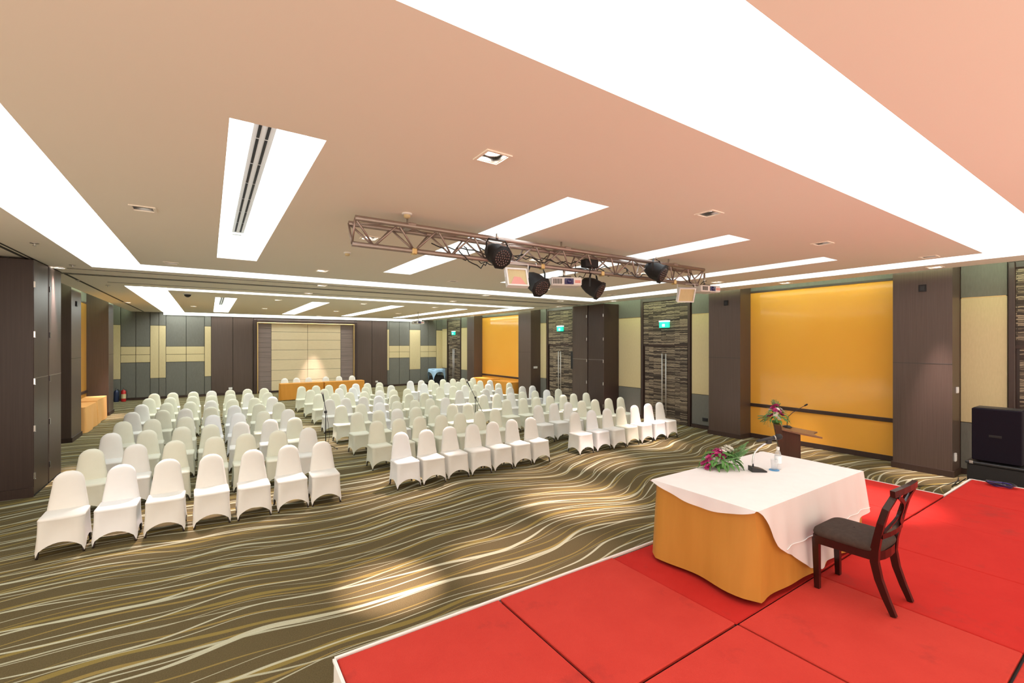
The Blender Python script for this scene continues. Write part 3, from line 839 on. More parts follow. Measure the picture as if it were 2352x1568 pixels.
draped('banquet_table', 'orange-clothed head table in front of backdrop, door-side half', 'table', 4.57, 22.87, 6.45, 23.42, 0, .75, M['orange_cloth'], 'orange head tables', seed=3)
draped('banquet_table', 'peach-clothed table against orange panel, nearer the parked folding panels', 'table', -3.50, 17.72, -2.96, 19.25, 0, .75, M['peach_cloth'], 'peach tables', seed=4)
draped('banquet_table', 'peach-clothed table against orange panel, nearer the fire extinguishers', 'table', -3.50, 19.4, -2.97, 21.1, 0, .77, M['peach_cloth'], 'peach tables', seed=5)
draped('banquet_table', 'orange-clothed table under glass panel, nearer the distant exit door', 'table', 11.7, 19.6, 12.38, 21.35, 0, .78, M['orange_cloth'], 'orange side tables', seed=6)
draped('banquet_table', 'orange-clothed table under glass panel, nearer the folded wall panels', 'table', 11.7, 17.65, 12.38, 19.45, 0, .76, M['orange_cloth'], 'orange side tables', seed=7)

# high table with a pointed light blue cloth by the end wall
t = thing('high_table', 'high table under a pointed light blue cloth by end wall', 'table', (11.62, 25.75, 0))
MB().lathe([(.5, 1.0), (.5, 1.025)], 28).build('tabletop', M['wood_dark'], t)
MB().lathe([(.25, 0), (.25, .02), (.04, .04), (.04, 1.0)], 16).build('pedestal', M['matte_black'], t, False)
MB().bevbox(-.36, -.3, .02, .36, .3, .62, .02).build('black_skirt', M['matte_black'], t)
def fcl(u, v):
    a = 2*PI*u
    sq = 1/max(abs(math.cos(a)), abs(math.sin(a)))
    r = .52*min(1, v*1.7)
    drop = 0 if v < .58 else (v-.58)/.42*(.16+.52*max(0, (sq-1)/.414)**1.3)
    rr = r+.03*(v-.58 if v > .58 else 0)*math.sin(a*8)*2
    return (rr*math.cos(a), rr*math.sin(a), 1.03-drop)
MB().grid(72, 10, fcl, closed=True).build('blue_cloth', M['blue_cloth'], t, True)

# ------------------------------------------------------------------ presentation table on the stage
TX0, TX1, TY0, TY1, TZ = 3.66, 5.72, 1.95, 2.95, SZ+.75
pt = draped('presentation_table', 'stage table covered to the floor in gold satin cloth', 'table', TX0, TY0, TX1, TY1, SZ, TZ-.006, M['gold_cloth'], None, .023, .045, .03, seed=11)
wc = thing('white_overlay_cloth', 'white cloth laid over the gold table, hanging down on chair side', 'tablecloth')
# top sheet
def ftop(u, v): return (TX0-.018+(TX1-TX0+.036)*u, TY0-.022+(TY1-TY0+.042)*v, TZ+.004+.0012*math.sin(u*17)*math.sin(v*9))
MB().grid(24, 14, ftop).build('top_sheet', M['white_cloth'], wc, True)
DROP = [(3.6, .01), (3.66, .02), (3.70, .07), (3.8, .2), (3.9, .34), (4.0, .40), (4.12, .45), (4.25, .54), (4.4, .63), (4.56, .67), (4.9, .64), (5.2, .56), (5.5, .46), (5.8, .40)]
def interp(x, tab):
    for (a, p), (b, q) in zip(tab, tab[1:]):
        if a <= x <= b: return p+(q-p)*(x-a)/(b-a)
    return tab[-1][1]
def fnear(u, v):
    x = TX0-.014+(TX1-TX0+.04)*u
    s = min(1, (x-TX0+.014)/.36)
    drop = .64*.0+interp(x, DROP)
    w = .020+.115*drop*v+.012*v*math.sin(u*46)+.006*math.sin(u*19)*v
    return (x+.03*v*(1-s), TY0-.002-w, TZ+.004-drop*v)
MB().grid(70, 12, fnear).build('chair_side_drop', M['sheer_cloth'], wc, True)
def fleft(u, v):
    y = TY0-.014+(TY1-TY0+.028)*u
    drop = .008+.115*math.sin(PI*min(1, u*1.02))**.9*(1-.3*u)
    w = .016+.030*v+.007*v*math.sin(u*23)
    return (TX0-.002-w, y, TZ+.004-drop*v)
MB().grid(40, 8, fleft).build('end_drop', M['sheer_cloth'], wc, True)
def fright(u, v):
    y = TY0-.014+(TY1-TY0+.028)*u
    w = .016+.05*v+.012*v*math.sin(u*21)
    return (TX1+.002+w, y, TZ+.004-(.36-.1*u)*v)
MB().grid(40, 8, fright).build('end_drop', M['sheer_cloth'], wc, True)
def ffar(u, v):
    x = TX0-.014+(TX1-TX0+.028)*u
    return (x, TY1+.002+.016+.04*v, TZ+.004-.16*v*math.sin(PI*min(1, u*.98+.02))-.01*v)
MB().grid(40, 6, ffar).build('audience_side_drop', M['white_cloth'], wc, True)
# hem line on the chair-side drop
MB().tube([tuple(Vector(fnear(u/60, min(1, .37/interp(TX0-.014+(TX1-TX0+.04)*u/60, DROP))))+Vector((0, -.004, 0))) for u in range(10, 61)], .003, 6).build('sewn_hem', M['white_cloth'], wc, True)

# ------------------------------------------------------------------ dark wooden chair on the stage
ch = thing('side_chair', 'dark wooden side chair with brown seat and crossed back on stage', 'chair', (4.56, 1.29, SZ))
# local: y=0 at rear feet, +y towards the table
hw = .205
for s in (-1, 1):
    MB().sweep([(s*hw, .50, 0), (s*hw, .505, .2), (s*hw, .51, .43)], [.038, .044, .05], [.038, .044, .05]).build('front_leg', M['wood_dark'], ch)
    pts = [(s*.185, -.02, 0), (s*.187, .03, .12), (s*.19, .075, .25), (s*.195, .10, .38), (s*.20, .095, .48), (s*.215, .075, .58), (s*.225, .05, .70), (s*.22, .02, .82), (s*.20, -.012, .90), (s*.185, -.03, .945)]
    MB().sweep(pts, [.036, .038, .04, .042, .044, .044, .042, .042, .042, .04], [.036, .044, .05, .055, .055, .05, .046, .044, .042, .04]).build('rear_leg_and_stile', M['wood_dark'], ch)
MB().sweep([(x, -.03-.022*(1-(x/.24)**2), .955+.012*(1-(x/.24)**2)) for x in [-.25, -.2, -.12, 0, .12, .2, .25]], .05, .035, (0, 0, 1)).build('top_rail', M['wood_dark'], ch)
MB().sweep([(x, .055-.02*(1-(x/.22)**2), .60) for x in [-.215, -.1, 0, .1, .215]], .04, .026, (0, 0, 1)).build('lower_rail', M['wood_dark'], ch)
for s in (-1, 1):
    pts = []
    for k in range(9):
        u = k/8
        x = s*(-.195+.39*u+.055*math.sin(2*PI*u))
        pts.append((x, .045-.09*u-.012*math.sin(PI*u)+s*.004, .62+.31*u))
    MB().sweep(pts, .030, .018, (1, 0, 0)).build('cross_bar', M['wood_dark'], ch)
# seat frame and cushion
MB().sweep([(-.20, .10, .425), (-.225, .51, .425)], .07, .03, (0, 0, 1)).build('seat_rail', M['wood_dark'], ch)
MB().sweep([(.20, .10, .425), (.225, .51, .425)], .07, .03, (0, 0, 1)).build('seat_rail', M['wood_dark'], ch)
MB().sweep([(-.22, .515, .425), (.22, .515, .425)], .07, .03, (0, 0, 1)).build('seat_rail', M['wood_dark'], ch)
MB().sweep([(-.2, .10, .425), (-.1, .075, .425), (0, .068, .425), (.1, .075, .425), (.2, .10, .425)], .07, .03, (0, 0, 1)).build('seat_rail', M['wood_dark'], ch)
def fc(u, v):
    a = 2*PI*u; c, s = math.cos(a), math.sin(a)
    e = .38
    rx = .235*(1+.07*s); ry = .235
    prof = [(.0, .455), (.97, .452), (1.03, .462), (1.045, .480), (1.02, .500), (.93, .518), (.72, .530), (.4, .536), (.02, .538)]
    k, z = prof[round(v*8)]
    return (rx*k*math.copysign(abs(c)**e, c), .305+ry*k*math.copysign(abs(s)**e, s), z)
MB().grid(36, 9, fc, closed=True).build('seat_cushion', M['cushion'], ch, True)

# ------------------------------------------------------------------ things on the stage table
# desk microphone stand with handheld microphone
dm = thing('desk_microphone', 'microphone on bent chrome gooseneck with black base, on white tablecloth', 'microphone', (4.80, 2.54, TZ+.005), math.radians(-38))
MB().prism([(-.075, 0), (.075, 0), (.075, .014), (.03, .03), (-.075, .05)], 'y', -.05, .05).build('base', M['black'], dm)
gp = [(-.045, 0, .04), (-.047, 0, .10), (-.042, 0, .15), (-.025, 0, .20), (.008, 0, .24), (.055, 0, .275), (.11, 0, .305)]
MB().tube(gp, .0085, 10).build('gooseneck', M['chrome'], dm, True)
MB().bevbox(.09, -.02, .29, .14, .02, .335, .008).build('clip', M['black'], dm)
mh = MB().tube([(-.01, 0, .315), (.08, 0, .335), (.17, 0, .355)], [.012, .016, .020], 14).build('microphone_body', M['black'], dm, True)
MB().tube([(.170, 0, .355), (.182, 0, .358)], .023, 14).build('collar', M['steel'], mh, True)
MB().tube([(.181, 0, .357), (.19, 0, .36), (.213, 0, .365), (.238, 0, .37), (.25, 0, .373)], [.020, .028, .031, .026, .010], 14).build('grille', M['matte_black'], mh, True)
# water bottle, glass, coaster
wb_ = thing('water_bottle', 'clear plastic water bottle with white label on stage table', 'bottle', (5.06, 2.46, TZ+.006))
MB().lathe([(.030, 0), (.033, .008), (.033, .05), (.031, .055), (.033, .06), (.033, .15), (.030, .165), (.018, .195), (.013, .205), (.013, .215)], 20).build('bottle_body', M['glass'], wb_, True)
MB().lathe([(.0340, .065), (.0340, .145)], 20, caps=False).build('label_sleeve', M['paper'], wb_, True)
MB().lathe([(.0155, .205), (.0155, .232), (.014, .235)], 16).build('cap', M['white_plastic'], wb_)
gl = thing('drinking_glass', 'clear drinking glass in front of the water bottle', 'glass', (4.98, 2.46, TZ+.012))
MB().lathe([(.026, 0), (.034, .11), (.0325, .11), (.0245, .006), (.001, .006)], 20).build('glass_wall', M['glass'], gl, True)
co = thing('coaster', 'round blue coaster under the drinking glass', 'coaster', (4.98, 2.46, TZ+.006))
MB().lathe([(.048, 0), (.05, .003), (.048, .006)], 24).build('coaster_disc', M['blue_plastic'], co)

# flowers
def petal_mesh(name, m, n=6, r=.03, rows=2):
    mb = MB()
    for row in range(rows):
        rr = r*(1-.35*row); tilt = .25+.45*row
        for k in range(n):
            a = 2*PI*k/n+row*PI/n
            ca, sa = math.cos(a), math.sin(a)
            def pt(s, t):  # s along petal, t across
                d = rr*s; w = rr*.48*t*math.sin(PI*min(.95, .15+s*.75))
                z = d*tilt+.15*rr*(1-abs(t))*-1*s
                return (ca*d-sa*w, sa*d+ca*w, z+.004*row)
            vs = [pt(0, 0)]+[pt(s, t) for s in (.45, .85) for t in (-1, 0, 1)]+[pt(1.05, 0)]
            mb.add(vs, [(0, 2, 1), (0, 3, 2), (1, 2, 5, 4), (2, 3, 6, 5), (4, 5, 7), (5, 6, 7)])
    return mb.mesh(name, m, True)
FL_P = petal_mesh('flower', M['petal_pink'], 8, .038, 3); FL_W = petal_mesh('flower', M['petal_white'], 5, .034, 2)
def leaf_mesh(L=.11, W=.036):
    mb = MB(); vs = []; fs = []
    n = 5
    for i in range(n+1):
        s = i/n; w = W/2*math.sin(PI*min(.98, .08+s*.9)); z = .025*math.sin(s*PI)-.03*s*s
        vs += [(L*s, -w, z-.004), (L*s, 0, z+.002), (L*s, w, z-.004)]
    for i in range(n):
        a = i*3; fs += [(a, a+3, a+4, a+1), (a+1, a+4, a+5, a+2)]
    return MB().add(vs, fs).mesh('leaf', M['leaf'], True)
LEAF = leaf_mesh()
def fern_mesh():
    mb = MB()
    mb.tube([(0, 0, 0), (.08, 0, .03), (.16, 0, .03)], [.002, .0015, .001], 5)
    for k in range(9):
        s = .03+k*.0145; z = .012+.02*math.sin(s/.16*PI/2*1.2)
        l = .05*(1-abs(s-.07)/.16)
        for sd in (-1, 1):
            mb.add([(s, 0, z), (s+.012, sd*l*.5, z+.012), (s+.025, sd*l, z+.004), (s+.006, sd*l*.45, z+.002)], [(0, 1, 2, 3)])
    return mb.mesh('fern_sprig', M['fern'], True)
FERN = fern_mesh()
def bouquet(name, label, loc, rz, spread, height, pink, white, leaves, ferns, seed, vase=None):
    t = thing(name, label, 'flowers', loc, rz)
    rnd = random.Random(seed)
    sx, sy = spread
    MB().lathe([(.001, .004), (.06, .004), (.07, .03), (.05, .05), (.001, .055)], 16, caps=False).build('flower_holder', M['leaf'], t, True)
    def place(me, nm, x, y, z, out, sc, tilt):
        az = math.atan2(y, x)+rnd.uniform(-.3, .3)
        link_copy(me, nm, t, (x, y, z), (0, tilt, az), (sc,)*3)
    for me, lst in ((FL_P, pink), (FL_W, white)):
        for (x, y, z) in lst:
            place(me, 'flower', x*sx, y*sy, z*height, 1, rnd.uniform(1.1, 1.5), rnd.uniform(.3, .8))
            
    for k in range(leaves):
        a = 2.399*k; r = math.sqrt((k+.5)/leaves)*.95
        z = height*.62*(1-r*r)+.03
        link_copy(LEAF, 'leaf', t, (math.cos(a)*sx*r*.8, math.sin(a)*sy*r*.8, z), (rnd.uniform(-.5, .5), -.75+1.15*r+rnd.uniform(-.15, .15), a+rnd.uniform(-.3, .3)), (rnd.uniform(.8, 1.2),)*3)
    for (x, y, z, az, el, sc) in ferns:
        link_copy(FERN, 'fern_sprig', t, (x*sx, y*sy, z*height), (0, -el, az), (sc,)*3)
    return t
# local x of the bouquets runs along the camera's right-hand direction
RZ = -math.atan(696/1043)
pink = [(-.95, -.2, .35), (-.8, -.5, .15), (-.85, .1, .2), (-.35, -.1, .8), (-.15, .0, .85), (-.45, .2, .7), (-.05, -.25, .72)]+[(-.6, -.55, .3), (-.3, -.3, .78), (-.2, .2, .9), (-.7, -.25, .55)]
white = [(-.6, -.35, .45), (-.4, -.45, .5), (.0, -.6, .42), (.2, .2, 1.0), (.45, .3, 1.1), (.55, .1, 1.05), (.05, .35, .85), (-.7, .0, .5), (.3, -.4, .3), (.1, -.15, .9), (-.25, -.5, .4), (.6, .25, 1.0), (.35, .0, .95)]
ferns = [(.3+.1*k, .25*((k % 3)-1), .35+.07*k, -.5+.35*(k % 4), .25+.2*(k % 3), .8) for k in range(9)] + [(.1*k, -.2, .25+.05*k, -1.6+.25*k, .3, 1.0) for k in range(7)]
bouquet('flower_arrangement', 'low arrangement of magenta and white flowers on stage table', (4.60, 2.83, TZ+.006), RZ, (.20, .15), .19, pink, white, 64, ferns, 3)

# ------------------------------------------------------------------ lectern on the carpet beside the stage
lx, ly = 8.69, 4.04
LR = math.radians(-60)
lc = thing('lectern', 'dark wooden lectern with cantilevered top beside the stage corner', 'lectern', (lx, ly, 0), LR)
# local x: towards the speaker (screen right), y: across
MB().prism([(.03, .04), (.17, .04), (.16, 1.0), (-.13, 1.06)], 'y', -.20, .20).build('column', M['lectern_wood'], lc)
MB().prism([(-.04, .04), (.04, .04), (-.135, 1.14), (-.24, 1.16)], 'y', -.27, .27).build('front_panel', M['lectern_wood'], lc)
MB().bevbox(-.26, -.27, 0, .34, .27, .04, .008).build('foot_plate', M['lectern_wood'], lc)
# curved reading board
def fboard(u, v):
    x = -.15+.62*u
    bow = .09*math.sin(PI*v)*u*u
    y = -.27+.54*v
    return (x-bow, y, 1.10-.13*u+.03*u*u)
mb = MB()
mb.grid(10, 10, fboard); mb.grid(10, 10, lambda u, v: tuple(Vector(fboard(1-u, v))-Vector((0, 0, .028))))
edge = [fboard(u/9, 0) for u in range(10)]+[fboard(1, v/9) for v in range(1, 10)]+[fboard(1-u/9, 1) for u in range(1, 10)]+[fboard(0, 1-v/9) for v in range(1, 9)]
n = len(edge); mb.add(edge+[tuple(Vector(p)-Vector((0, 0, .028))) for p in edge], [(i, (i+1) % n, n+(i+1) % n, n+i) for i in range(n)])
mb.build('reading_board', M['lectern_top'], lc)
def to_world(root_loc, rz, p):
    c, s = math.cos(rz), math.sin(rz)
    return (root_loc[0]+p[0]*c-p[1]*s, root_loc[1]+p[0]*s+p[1]*c, root_loc[2]+p[2])
gm = thing('gooseneck_microphone', 'thin black gooseneck microphone on the lectern board', 'microphone', to_world((lx, ly, 0), LR, (-.02, .04, 1.075)), LR)
MB().lathe([(.075, 0), (.075, .015), (.045, .035), (.02, .04)], 20).build('base', M['black'], gm, True)
MB().tube([(0, 0, .03), (.0, 0, .12), (.02, 0, .2), (.09, 0, .28), (.2, 0, .36), (.27, 0, .41)], .0055, 8).build('neck', M['black'], gm, True)
MB().tube([(.262, 0, .404), (.28, 0, .417), (.305, 0, .435), (.315, 0, .442)], [.009, .014, .014, .006], 10).build('capsule', M['matte_black'], gm, True)
pink2 = [(-.2, -.3, .8), (.1, -.4, .7), (.3, -.2, .6), (-.5, -.2, .5), (.25, 0, .75), (-.1, .2, 1.0), (.1, .1, 1.05), (-.7, 0, .45), (.4, -.35, .5), (-.3, .0, .9)]
white2 = [(-.3, -.5, .5), (-.1, -.55, .45), (0, -.3, .85), (.45, .1, .8), (-.45, .1, .8), (.0, -.6, .3), (.6, -.1, .7), (-.2, -.45, .65)]
ferns2 = [(.2*k/3, .2, .6+.1*(k % 3), .3+.5*k, .8, 1.2) for k in range(6)]+[(-.5, -.2, .3, 2.6+.35*k, -.1-.2*k, 1.3) for k in range(6)]
bouquet('flower_arrangement', 'round bouquet of magenta and white flowers on lectern front edge', to_world((lx, ly, 0), LR, (-.20, -.02, 1.15)), RZ, (.20, .16), .30, pink2, white2, 40, ferns2, 5)

# ------------------------------------------------------------------ loudspeakers beside the stage
sp = thing('loudspeaker', 'large black loudspeaker cabinet standing on the subwoofer', 'speaker', (10.6, 1.77, .665))
MB().bevbox(0, -.29, .0, .42, .28, .86, .012).build('cabinet', M['speaker'], sp)
MB().bevbox(-.006, -.07, .40, .004, .08, .44, .004).build('recessed_handle', M['matte_black'], sp)
MB().box(.05, -.27, .8605, .40, .26, .868).build('top_plate', M['black'], sp)
sw = thing('subwoofer', 'low black subwoofer cabinet under the loudspeaker', 'speaker', (10.56, 1.77, 0))
MB().bevbox(0, -.46, .03, .56, .33, .60, .015).build('cabinet', M['matte_black'], sw)
MB().bevbox(-.02, -.48, .60, .58, .35, .64, .01).build('lid', M['black'], sw)
MB().lathe([(.085, 0), (.085, .008), (.06, .012), (.055, -.02)], 20, caps=False).build('port', M['black'], sw).matrix_local = Matrix.Translation((-.002, -.03, .30)) @ Matrix.Rotation(-PI/2, 4, 'Y')
for y in (-.40, .27):
    for x in (.05, .5): MB().lathe([(.03, 0), (.03, .03)], 12, (x, y, 0)).build('foot', M['black'], sw)
    MB().bevbox(-.022, y-.02, .60, -.0, y+.03, .65, .005).build('corner_cap', M['chrome'], sw)
cb = thing('cable_coil', 'coil of violet cable lying on the stage edge by subwoofer', 'cable', (9.66, 1.56, SZ))
for k in range(4):
    r = .085+.012*k
    MB().tube([(r*math.cos(a/20*2*PI)*.8, r*math.sin(a/20*2*PI)*1.3, .012+.012*k+.006*math.sin(a*1.3+k)) for a in range(21)], .008, 6).build('cable_loop', M['violet_cable' if k % 2 == 0 else 'black'], cb, True)
cb = thing('floor_cable', 'black cable running from the subwoofer along the column', 'cable')
MB().tube([(10.7, 2.14, .3), (10.9, 2.3, .12), (11.2, 2.42, .012), (11.7, 2.45, .012), (12.0, 2.5, .012)], .008, 6).build('cable_run', M['cable'], cb, True)
cb = thing('floor_cable', 'thin dark cable lying across the carpet behind the stage', 'cable')
MB().tube([(8.9, 3.4, .006), (9.6, 3.2, .006), (10.4, 2.9, .006), (11.3, 2.5, .006), (11.8, 2.44, .006)], .006, 6).build('cable_run', M['cable'], cb, True)

# ------------------------------------------------------------------ lighting truss
TXa, TXb = 1.28, 7.42
TYn, TYf, TYm, TZt, TZb = 4.89, 5.16, 5.02, 3.92, 3.67
tr = thing('lighting_truss', 'triangular aluminium lighting truss hanging under the ceiling', 'truss')
for y, z in ((TYn, TZt), (TYf, TZt), (TYm, TZb)):
    MB().tube([(TXa, y, z), (TXb, y, z)], .030, 10).build('chord', M['alu'], tr, True)
nb = 13; bl = (TXb-TXa)/nb
def unit_brace(p, q):
    return MB().tube([p, q], .0115, 6).mesh('brace', M['alu'], True)
for face, (ya, za) in enumerate(((TYn, TZt), (TYf, TZt))):
    up = unit_brace((0, ya, za), (bl/2, TYm, TZb)); dn = unit_brace((0, TYm, TZb), (bl/2, ya, za)); vt = unit_brace((0, ya, za), (0, TYm, TZb))
    for k in range(nb):
        link_copy(up, 'brace', tr, (TXa+k*bl, 0, 0)); link_copy(dn, 'brace', tr, (TXa+k*bl+bl/2, 0, 0))
    link_copy(vt, 'brace', tr, (TXa, 0, 0)); link_copy(vt, 'brace', tr, (TXb, 0, 0))
tp = unit_brace((0, TYn, TZt), (bl, TYf, TZt)); tq = unit_brace((0, TYf, TZt), (bl, TYn, TZt))
for k in range(nb): link_copy(tp if k % 2 else tq, 'brace', tr, (TXa+k*bl, 0, 0))
for x in (1.9, 4.2, 6.6):
    MB().tube([(x, TYm, TZt), (x, TYm, ZC)], .012, 8).build('hanger', M['steel'], tr, True)
    MB().bevbox(x-.05, TYn-.03, TZt-.01, x+.05, TYf+.03, TZt+.035, .008).build('clamp_plate', M['alu'], tr)
for x in (1.98, 3.85, 5.0, 6.75):
    MB().bevbox(x-.03, TYm-.04, TZb-.045, x+.03, TYm+.04, TZb+.03, .01).build('clamp', M['gold'], tr)

def par_can(label, x, y, z, aim, r=.12, upright=False):
    t = thing('stage_light', label, 'stage light', (x, y, z), group='round stage lights on the truss')
    R = Vector(aim).to_track_quat('Z', 'Y').to_matrix().to_4x4()
    prof = [(.03, -.20), (.07, -.195), (.10, -.14), (r*.96, -.06), (r, .0), (r, .10), (r*1.05, .105), (r*1.05, .125)]
    MB(R).lathe(prof, 20).build('can', M['matte_black'], t, True)
    oc = [(math.cos(PI/8+k*PI/4)*r*1.18, math.sin(PI/8+k*PI/4)*r*1.18) for k in range(8)]
    MB(R).prism(oc, 'z', .105, .118).build('front_plate', M['matte_black'], t)
    lm = MB(R)
    for ring, cnt in ((0, 1), (.033, 6), (.065, 12), (.095, 18)):
        for k in range(cnt):
            a = 2*PI*k/cnt
            lm.lathe([(.0125, .126), (.011, .132), (.005, .134)], 6, (ring*math.cos(a), ring*math.sin(a), 0))
    o = lm.build('led_lenses', M['led'], t); o['kind'] = 'stuff'
    # yoke up to the truss
    sx = R @ Vector((1, 0, 0)); sx.z = 0; sx.normalize()
    top = Vector((0, 0, min(TZb-z-.03, .24) if not upright else .19))
    a = sx*(r+.03); b = -a
    MB().sweep([a, a+top*.7, a*.75+top, b*.75+top, b+top*.7, b], .028, .006, (R @ Vector((0, 0, 1)))).build('yoke', M['black'], t)
    MB().tube([top, top+Vector((0, 0, .07))], .016, 8).build('clamp', M['steel'], t, True)
    MB().lathe([(.03, -.01), (.03, .012)], 12, tuple(a*1.04)).build('knob', M['black'], t)
    return t
par_can('round stage light near the truss end by wide light trough', 2.98, 4.80, 3.70, (.06, -.88, -.46), .13, True)
par_can('round stage light hanging between white flood frame and projector', 3.74, 5.0, 3.42, (.10, -.85, -.6), .13)
par_can('round stage light hanging on the door side of projector', 4.83, 5.02, 3.44, (.38, -.75, -.5), .13)
par_can('round stage light near the truss end by the doors', 6.03, 4.82, 3.76, (.28, -.8, -.45), .14, True)
def projector(label, x, y, z, rz, w=.44, d=.32, h=.12, drop=.15):
    t = thing('projector', label, 'projector', (x, y, z), rz, 'ceiling and truss projectors')
    MB().bevbox(-w/2, -d/2, -h, w/2, d/2, 0, .015).build('casing', M['projector_white'], t)
    MB().bevbox(-.03, -d/2-.012, -h*.85, .10, -d/2, -.02, .004).build('lens_window', M['lens'], t)
    MB().tube([(.035, -d/2-.025, -h*.5), (.035, -d/2, -h*.5)], .036, 16).build('lens', M['lens'], t, True)
    for k in range(6): MB().box(-w/2+.03+k*.022, -d/2-.004, -h*.8, -w/2+.042+k*.022, -d/2, -.025).build('vent_slat', M['groove'], t)
    MB().box(.12, -d/2-.003, -h*.7, w/2-.02, -d/2, -h*.35).build('badge_panel', M['pink_gel'], t)
    MB().tube([(0, 0, 0), (0, 0, drop)], .018, 8).build('mount_pole', M['steel'], t, True)
    MB().bevbox(-.09, -.06, 0, .09, .06, .025, .005).build('mount_plate', M['black'], t)
    return t
projector('white projector clamped under middle of the lighting truss', 4.25, 5.02, 3.53, math.radians(-27), drop=.14)
projector('white projector clamped at door-side end of the truss', 7.68, 5.05, 3.66, math.radians(-10), .48, .32, .12, .24)
projector('small projector hanging from ceiling near the end wall cove', 8.05, 19.9, 3.62, math.radians(-10), .5, .36, .13, .43)
def flood(label, x, y, z, rz, tilt, m, patch=True):
    t = thing('flood_light', label, 'flood light', (x, y, z), rz, 'flat flood lights on the truss')
    R = Matrix.Rotation(tilt, 4, 'X')
    a = MB(R)
    w, h = .15, .13
    a.box(-w, -.03, -h, w, .05, -h+.02).box(-w, -.03, h-.02, w, .05, h).box(-w, -.03, -h+.02, -w+.02, .05, h-.02).box(w-.02, -.03, -h+.02, w, .05, h-.02)
    a.build('frame', M['projector_white'], t)
    MB(R).box(-w+.02, -.01, -h+.02, w-.02, .05, h-.02).build('lens_plate', m, t)
    if patch: MB(R).prism([(-.10, -h+.02), (.12, -h+.02), (.05, .0), (-.04, .01)], 'y', -.016, -.011).build('reflector_patch', M['pink_gel'], t)
    MB().sweep([(-w-.01, 0, 0), (-w-.01, 0, TZb-z-.02)], .02, .006, (0, 1, 0)).sweep([(w+.01, 0, 0), (w+.01, 0, TZb-z-.02)], .02, .006, (0, 1, 0)).sweep([(-w-.01, 0, TZb-z-.02), (w+.01, 0, TZb-z-.02)], .02, .006, (0, 1, 0)).build('bracket', M['projector_white'], t)
    return t
flood('flat white-framed flood light under truss beside stage light', 3.40, 4.98, 3.47, math.radians(-14), math.radians(-20), M['cream'])
flood('flat beige flood light under door-side end of truss', 7.06, 5.0, 3.46, math.radians(-30), math.radians(22), M['cream'], False)
t = thing('dimmer_box', 'black dimmer box strapped inside the truss above projector', 'dimmer', (4.75, TYm, 3.73))
MB().bevbox(-.13, -.06, 0, .13, .06, .12, .01).build('box_body', M['matte_black'], t)
MB().tube([(.13, 0, .06), (.2, .02, .02), (.3, 0, -.02)], .007, 6).build('cable', M['cable'], t, True)
# tangled cables along the truss
rnd = random.Random(9)
for i, (x0, x1, dn) in enumerate([(2.2, 3.2, .12), (2.4, 3.6, .05), (2.5, 3.1, .22), (2.6, 3.3, .16), (2.9, 3.9, .06), (3.3, 4.6, .04), (3.8, 5.2, .08), (4.4, 4.75, .22), (4.85, 5.6, .12), (5.5, 6.1, .1), (7.05, 7.7, .2)]):
    t = thing('truss_cable', f'black cable sagging along truss, {ORD[i]} from the trough-side end', 'cable', group='black cables along the truss')
    pts = []
    for k in range(13):
        u = k/12
        pts.append((x0+(x1-x0)*u+.03*math.sin(u*9+i), TYm+.06*math.sin(u*5+i*1.7), TZt-.10-.14*rnd.random()*.5-dn*math.sin(PI*u)))
    MB().tube(pts, .007, 6).build('cable_strand', M['cable'], t, True)

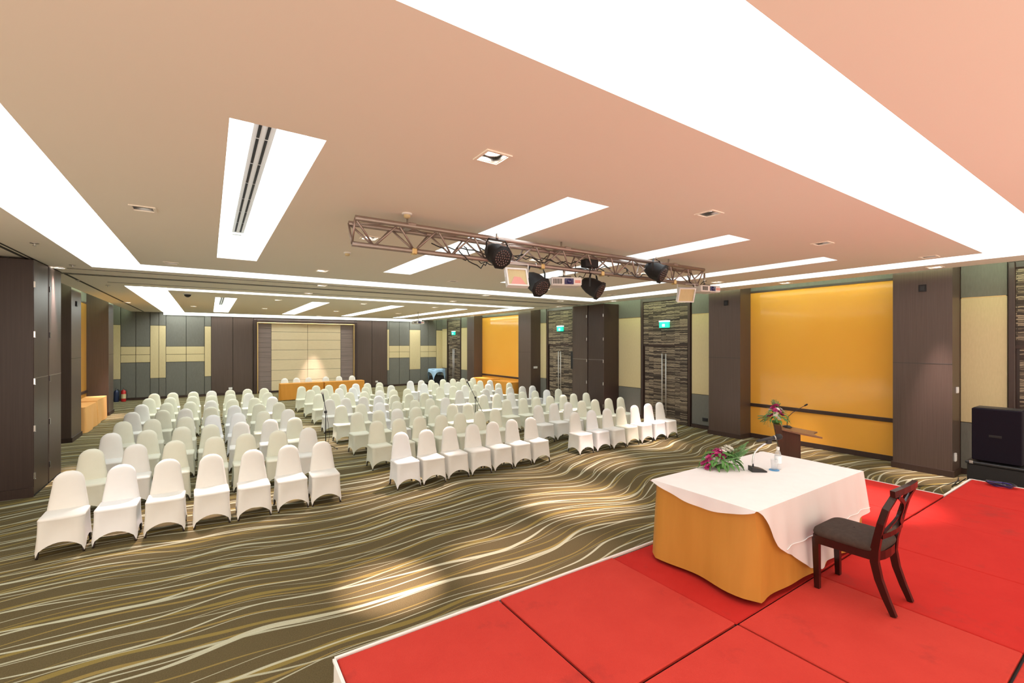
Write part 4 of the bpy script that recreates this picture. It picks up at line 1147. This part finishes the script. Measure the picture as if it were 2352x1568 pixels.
# ------------------------------------------------------------------ microphone stands among the chairs
def mic_stand(label, x, y, rz, boom):
    t = thing('microphone_stand', label, 'microphone stand', (x, y, 0), rz, 'microphone stands in the aisles')
    zk = .93
    MB().tube([(0, 0, .12), (0, 0, zk)], .011, 8).build('pole', M['black'], t, True)
    for k in range(3):
        a = k*2*PI/3+.4
        MB().tube([(0, 0, .16), (.26*math.cos(a), .26*math.sin(a), .015)], .009, 6).build('leg', M['black'], t, True)
        MB().lathe([(.014, 0), (.014, .03)], 8, (.26*math.cos(a), .26*math.sin(a), 0)).build('foot', M['black'], t)
    MB().bevbox(-.03, -.025, zk-.03, .03, .025, zk+.03, .008).build('boom_joint', M['black'], t)
    (ax, az), (bx, bz) = boom
    MB().tube([(ax, 0, az), (bx, 0, bz)], .008, 8).build('boom', M['black'], t, True)
    d = Vector((bx-ax, 0, bz-az)).normalized(); p = Vector((bx, 0, bz))
    m = MB().tube([p-d*.02, p+d*.16], [.014, .02], 10).build('microphone', M['black'], t, True)
    MB().tube([p+d*.16, p+d*.17, p+d*.20, p+d*.225], [.02, .03, .031, .012], 12).build('microphone_grille', M['steel'], m, True)
    MB().tube([(0.02, 0, zk-.02), (.06, .02, .6), (.09, .02, .35), (.05, 0, .1)], .005, 6).build('hanging_cable', M['cable'], t, True)
    return t
mic_stand('black upright microphone stand between door-opposite and middle chair blocks', 2.36, 11.7, RZ, ((.02, .90), (-.04, 1.2)))
mic_stand('black boom microphone stand between the middle and door-side chair blocks', 6.82, 12.25, RZ, ((.24, .45), (-.18, 1.28)))

# ------------------------------------------------------------------ fire extinguishers by the end wall
def extinguisher(label, x, y, m, band):
    t = thing('fire_extinguisher', label, 'extinguisher', (x, y, 0), group='fire extinguishers by the end wall')
    MB().lathe([(.085, 0), (.09, .02), (.09, .42), (.075, .48), (.035, .52), (.03, .54)], 18).build('cylinder_body', M[m], t, True)
    MB().bevbox(-.03, -.09, .54, .03, .05, .575, .008).build('valve', M['steel'], t)
    MB().bevbox(-.012, -.14, .59, .012, .04, .61, .004).build('handle', M['black'], t)
    MB().tube([(.03, 0, .56), (.11, 0, .5), (.115, 0, .3), (.105, 0, .12)], .013, 8).build('hose', M['black'], t, True)
    MB().lathe([(.0915, .14), (.0915, .34)], 18, caps=False).build('label_band', M[band], t, True)
extinguisher('red fire extinguisher with pale label standing by the end wall', -3.17, 26.45, 'red_paint', 'cream')
extinguisher('dark blue extinguisher standing between column and red extinguisher', -3.42, 26.5, 'navy_paint', 'navy_paint')
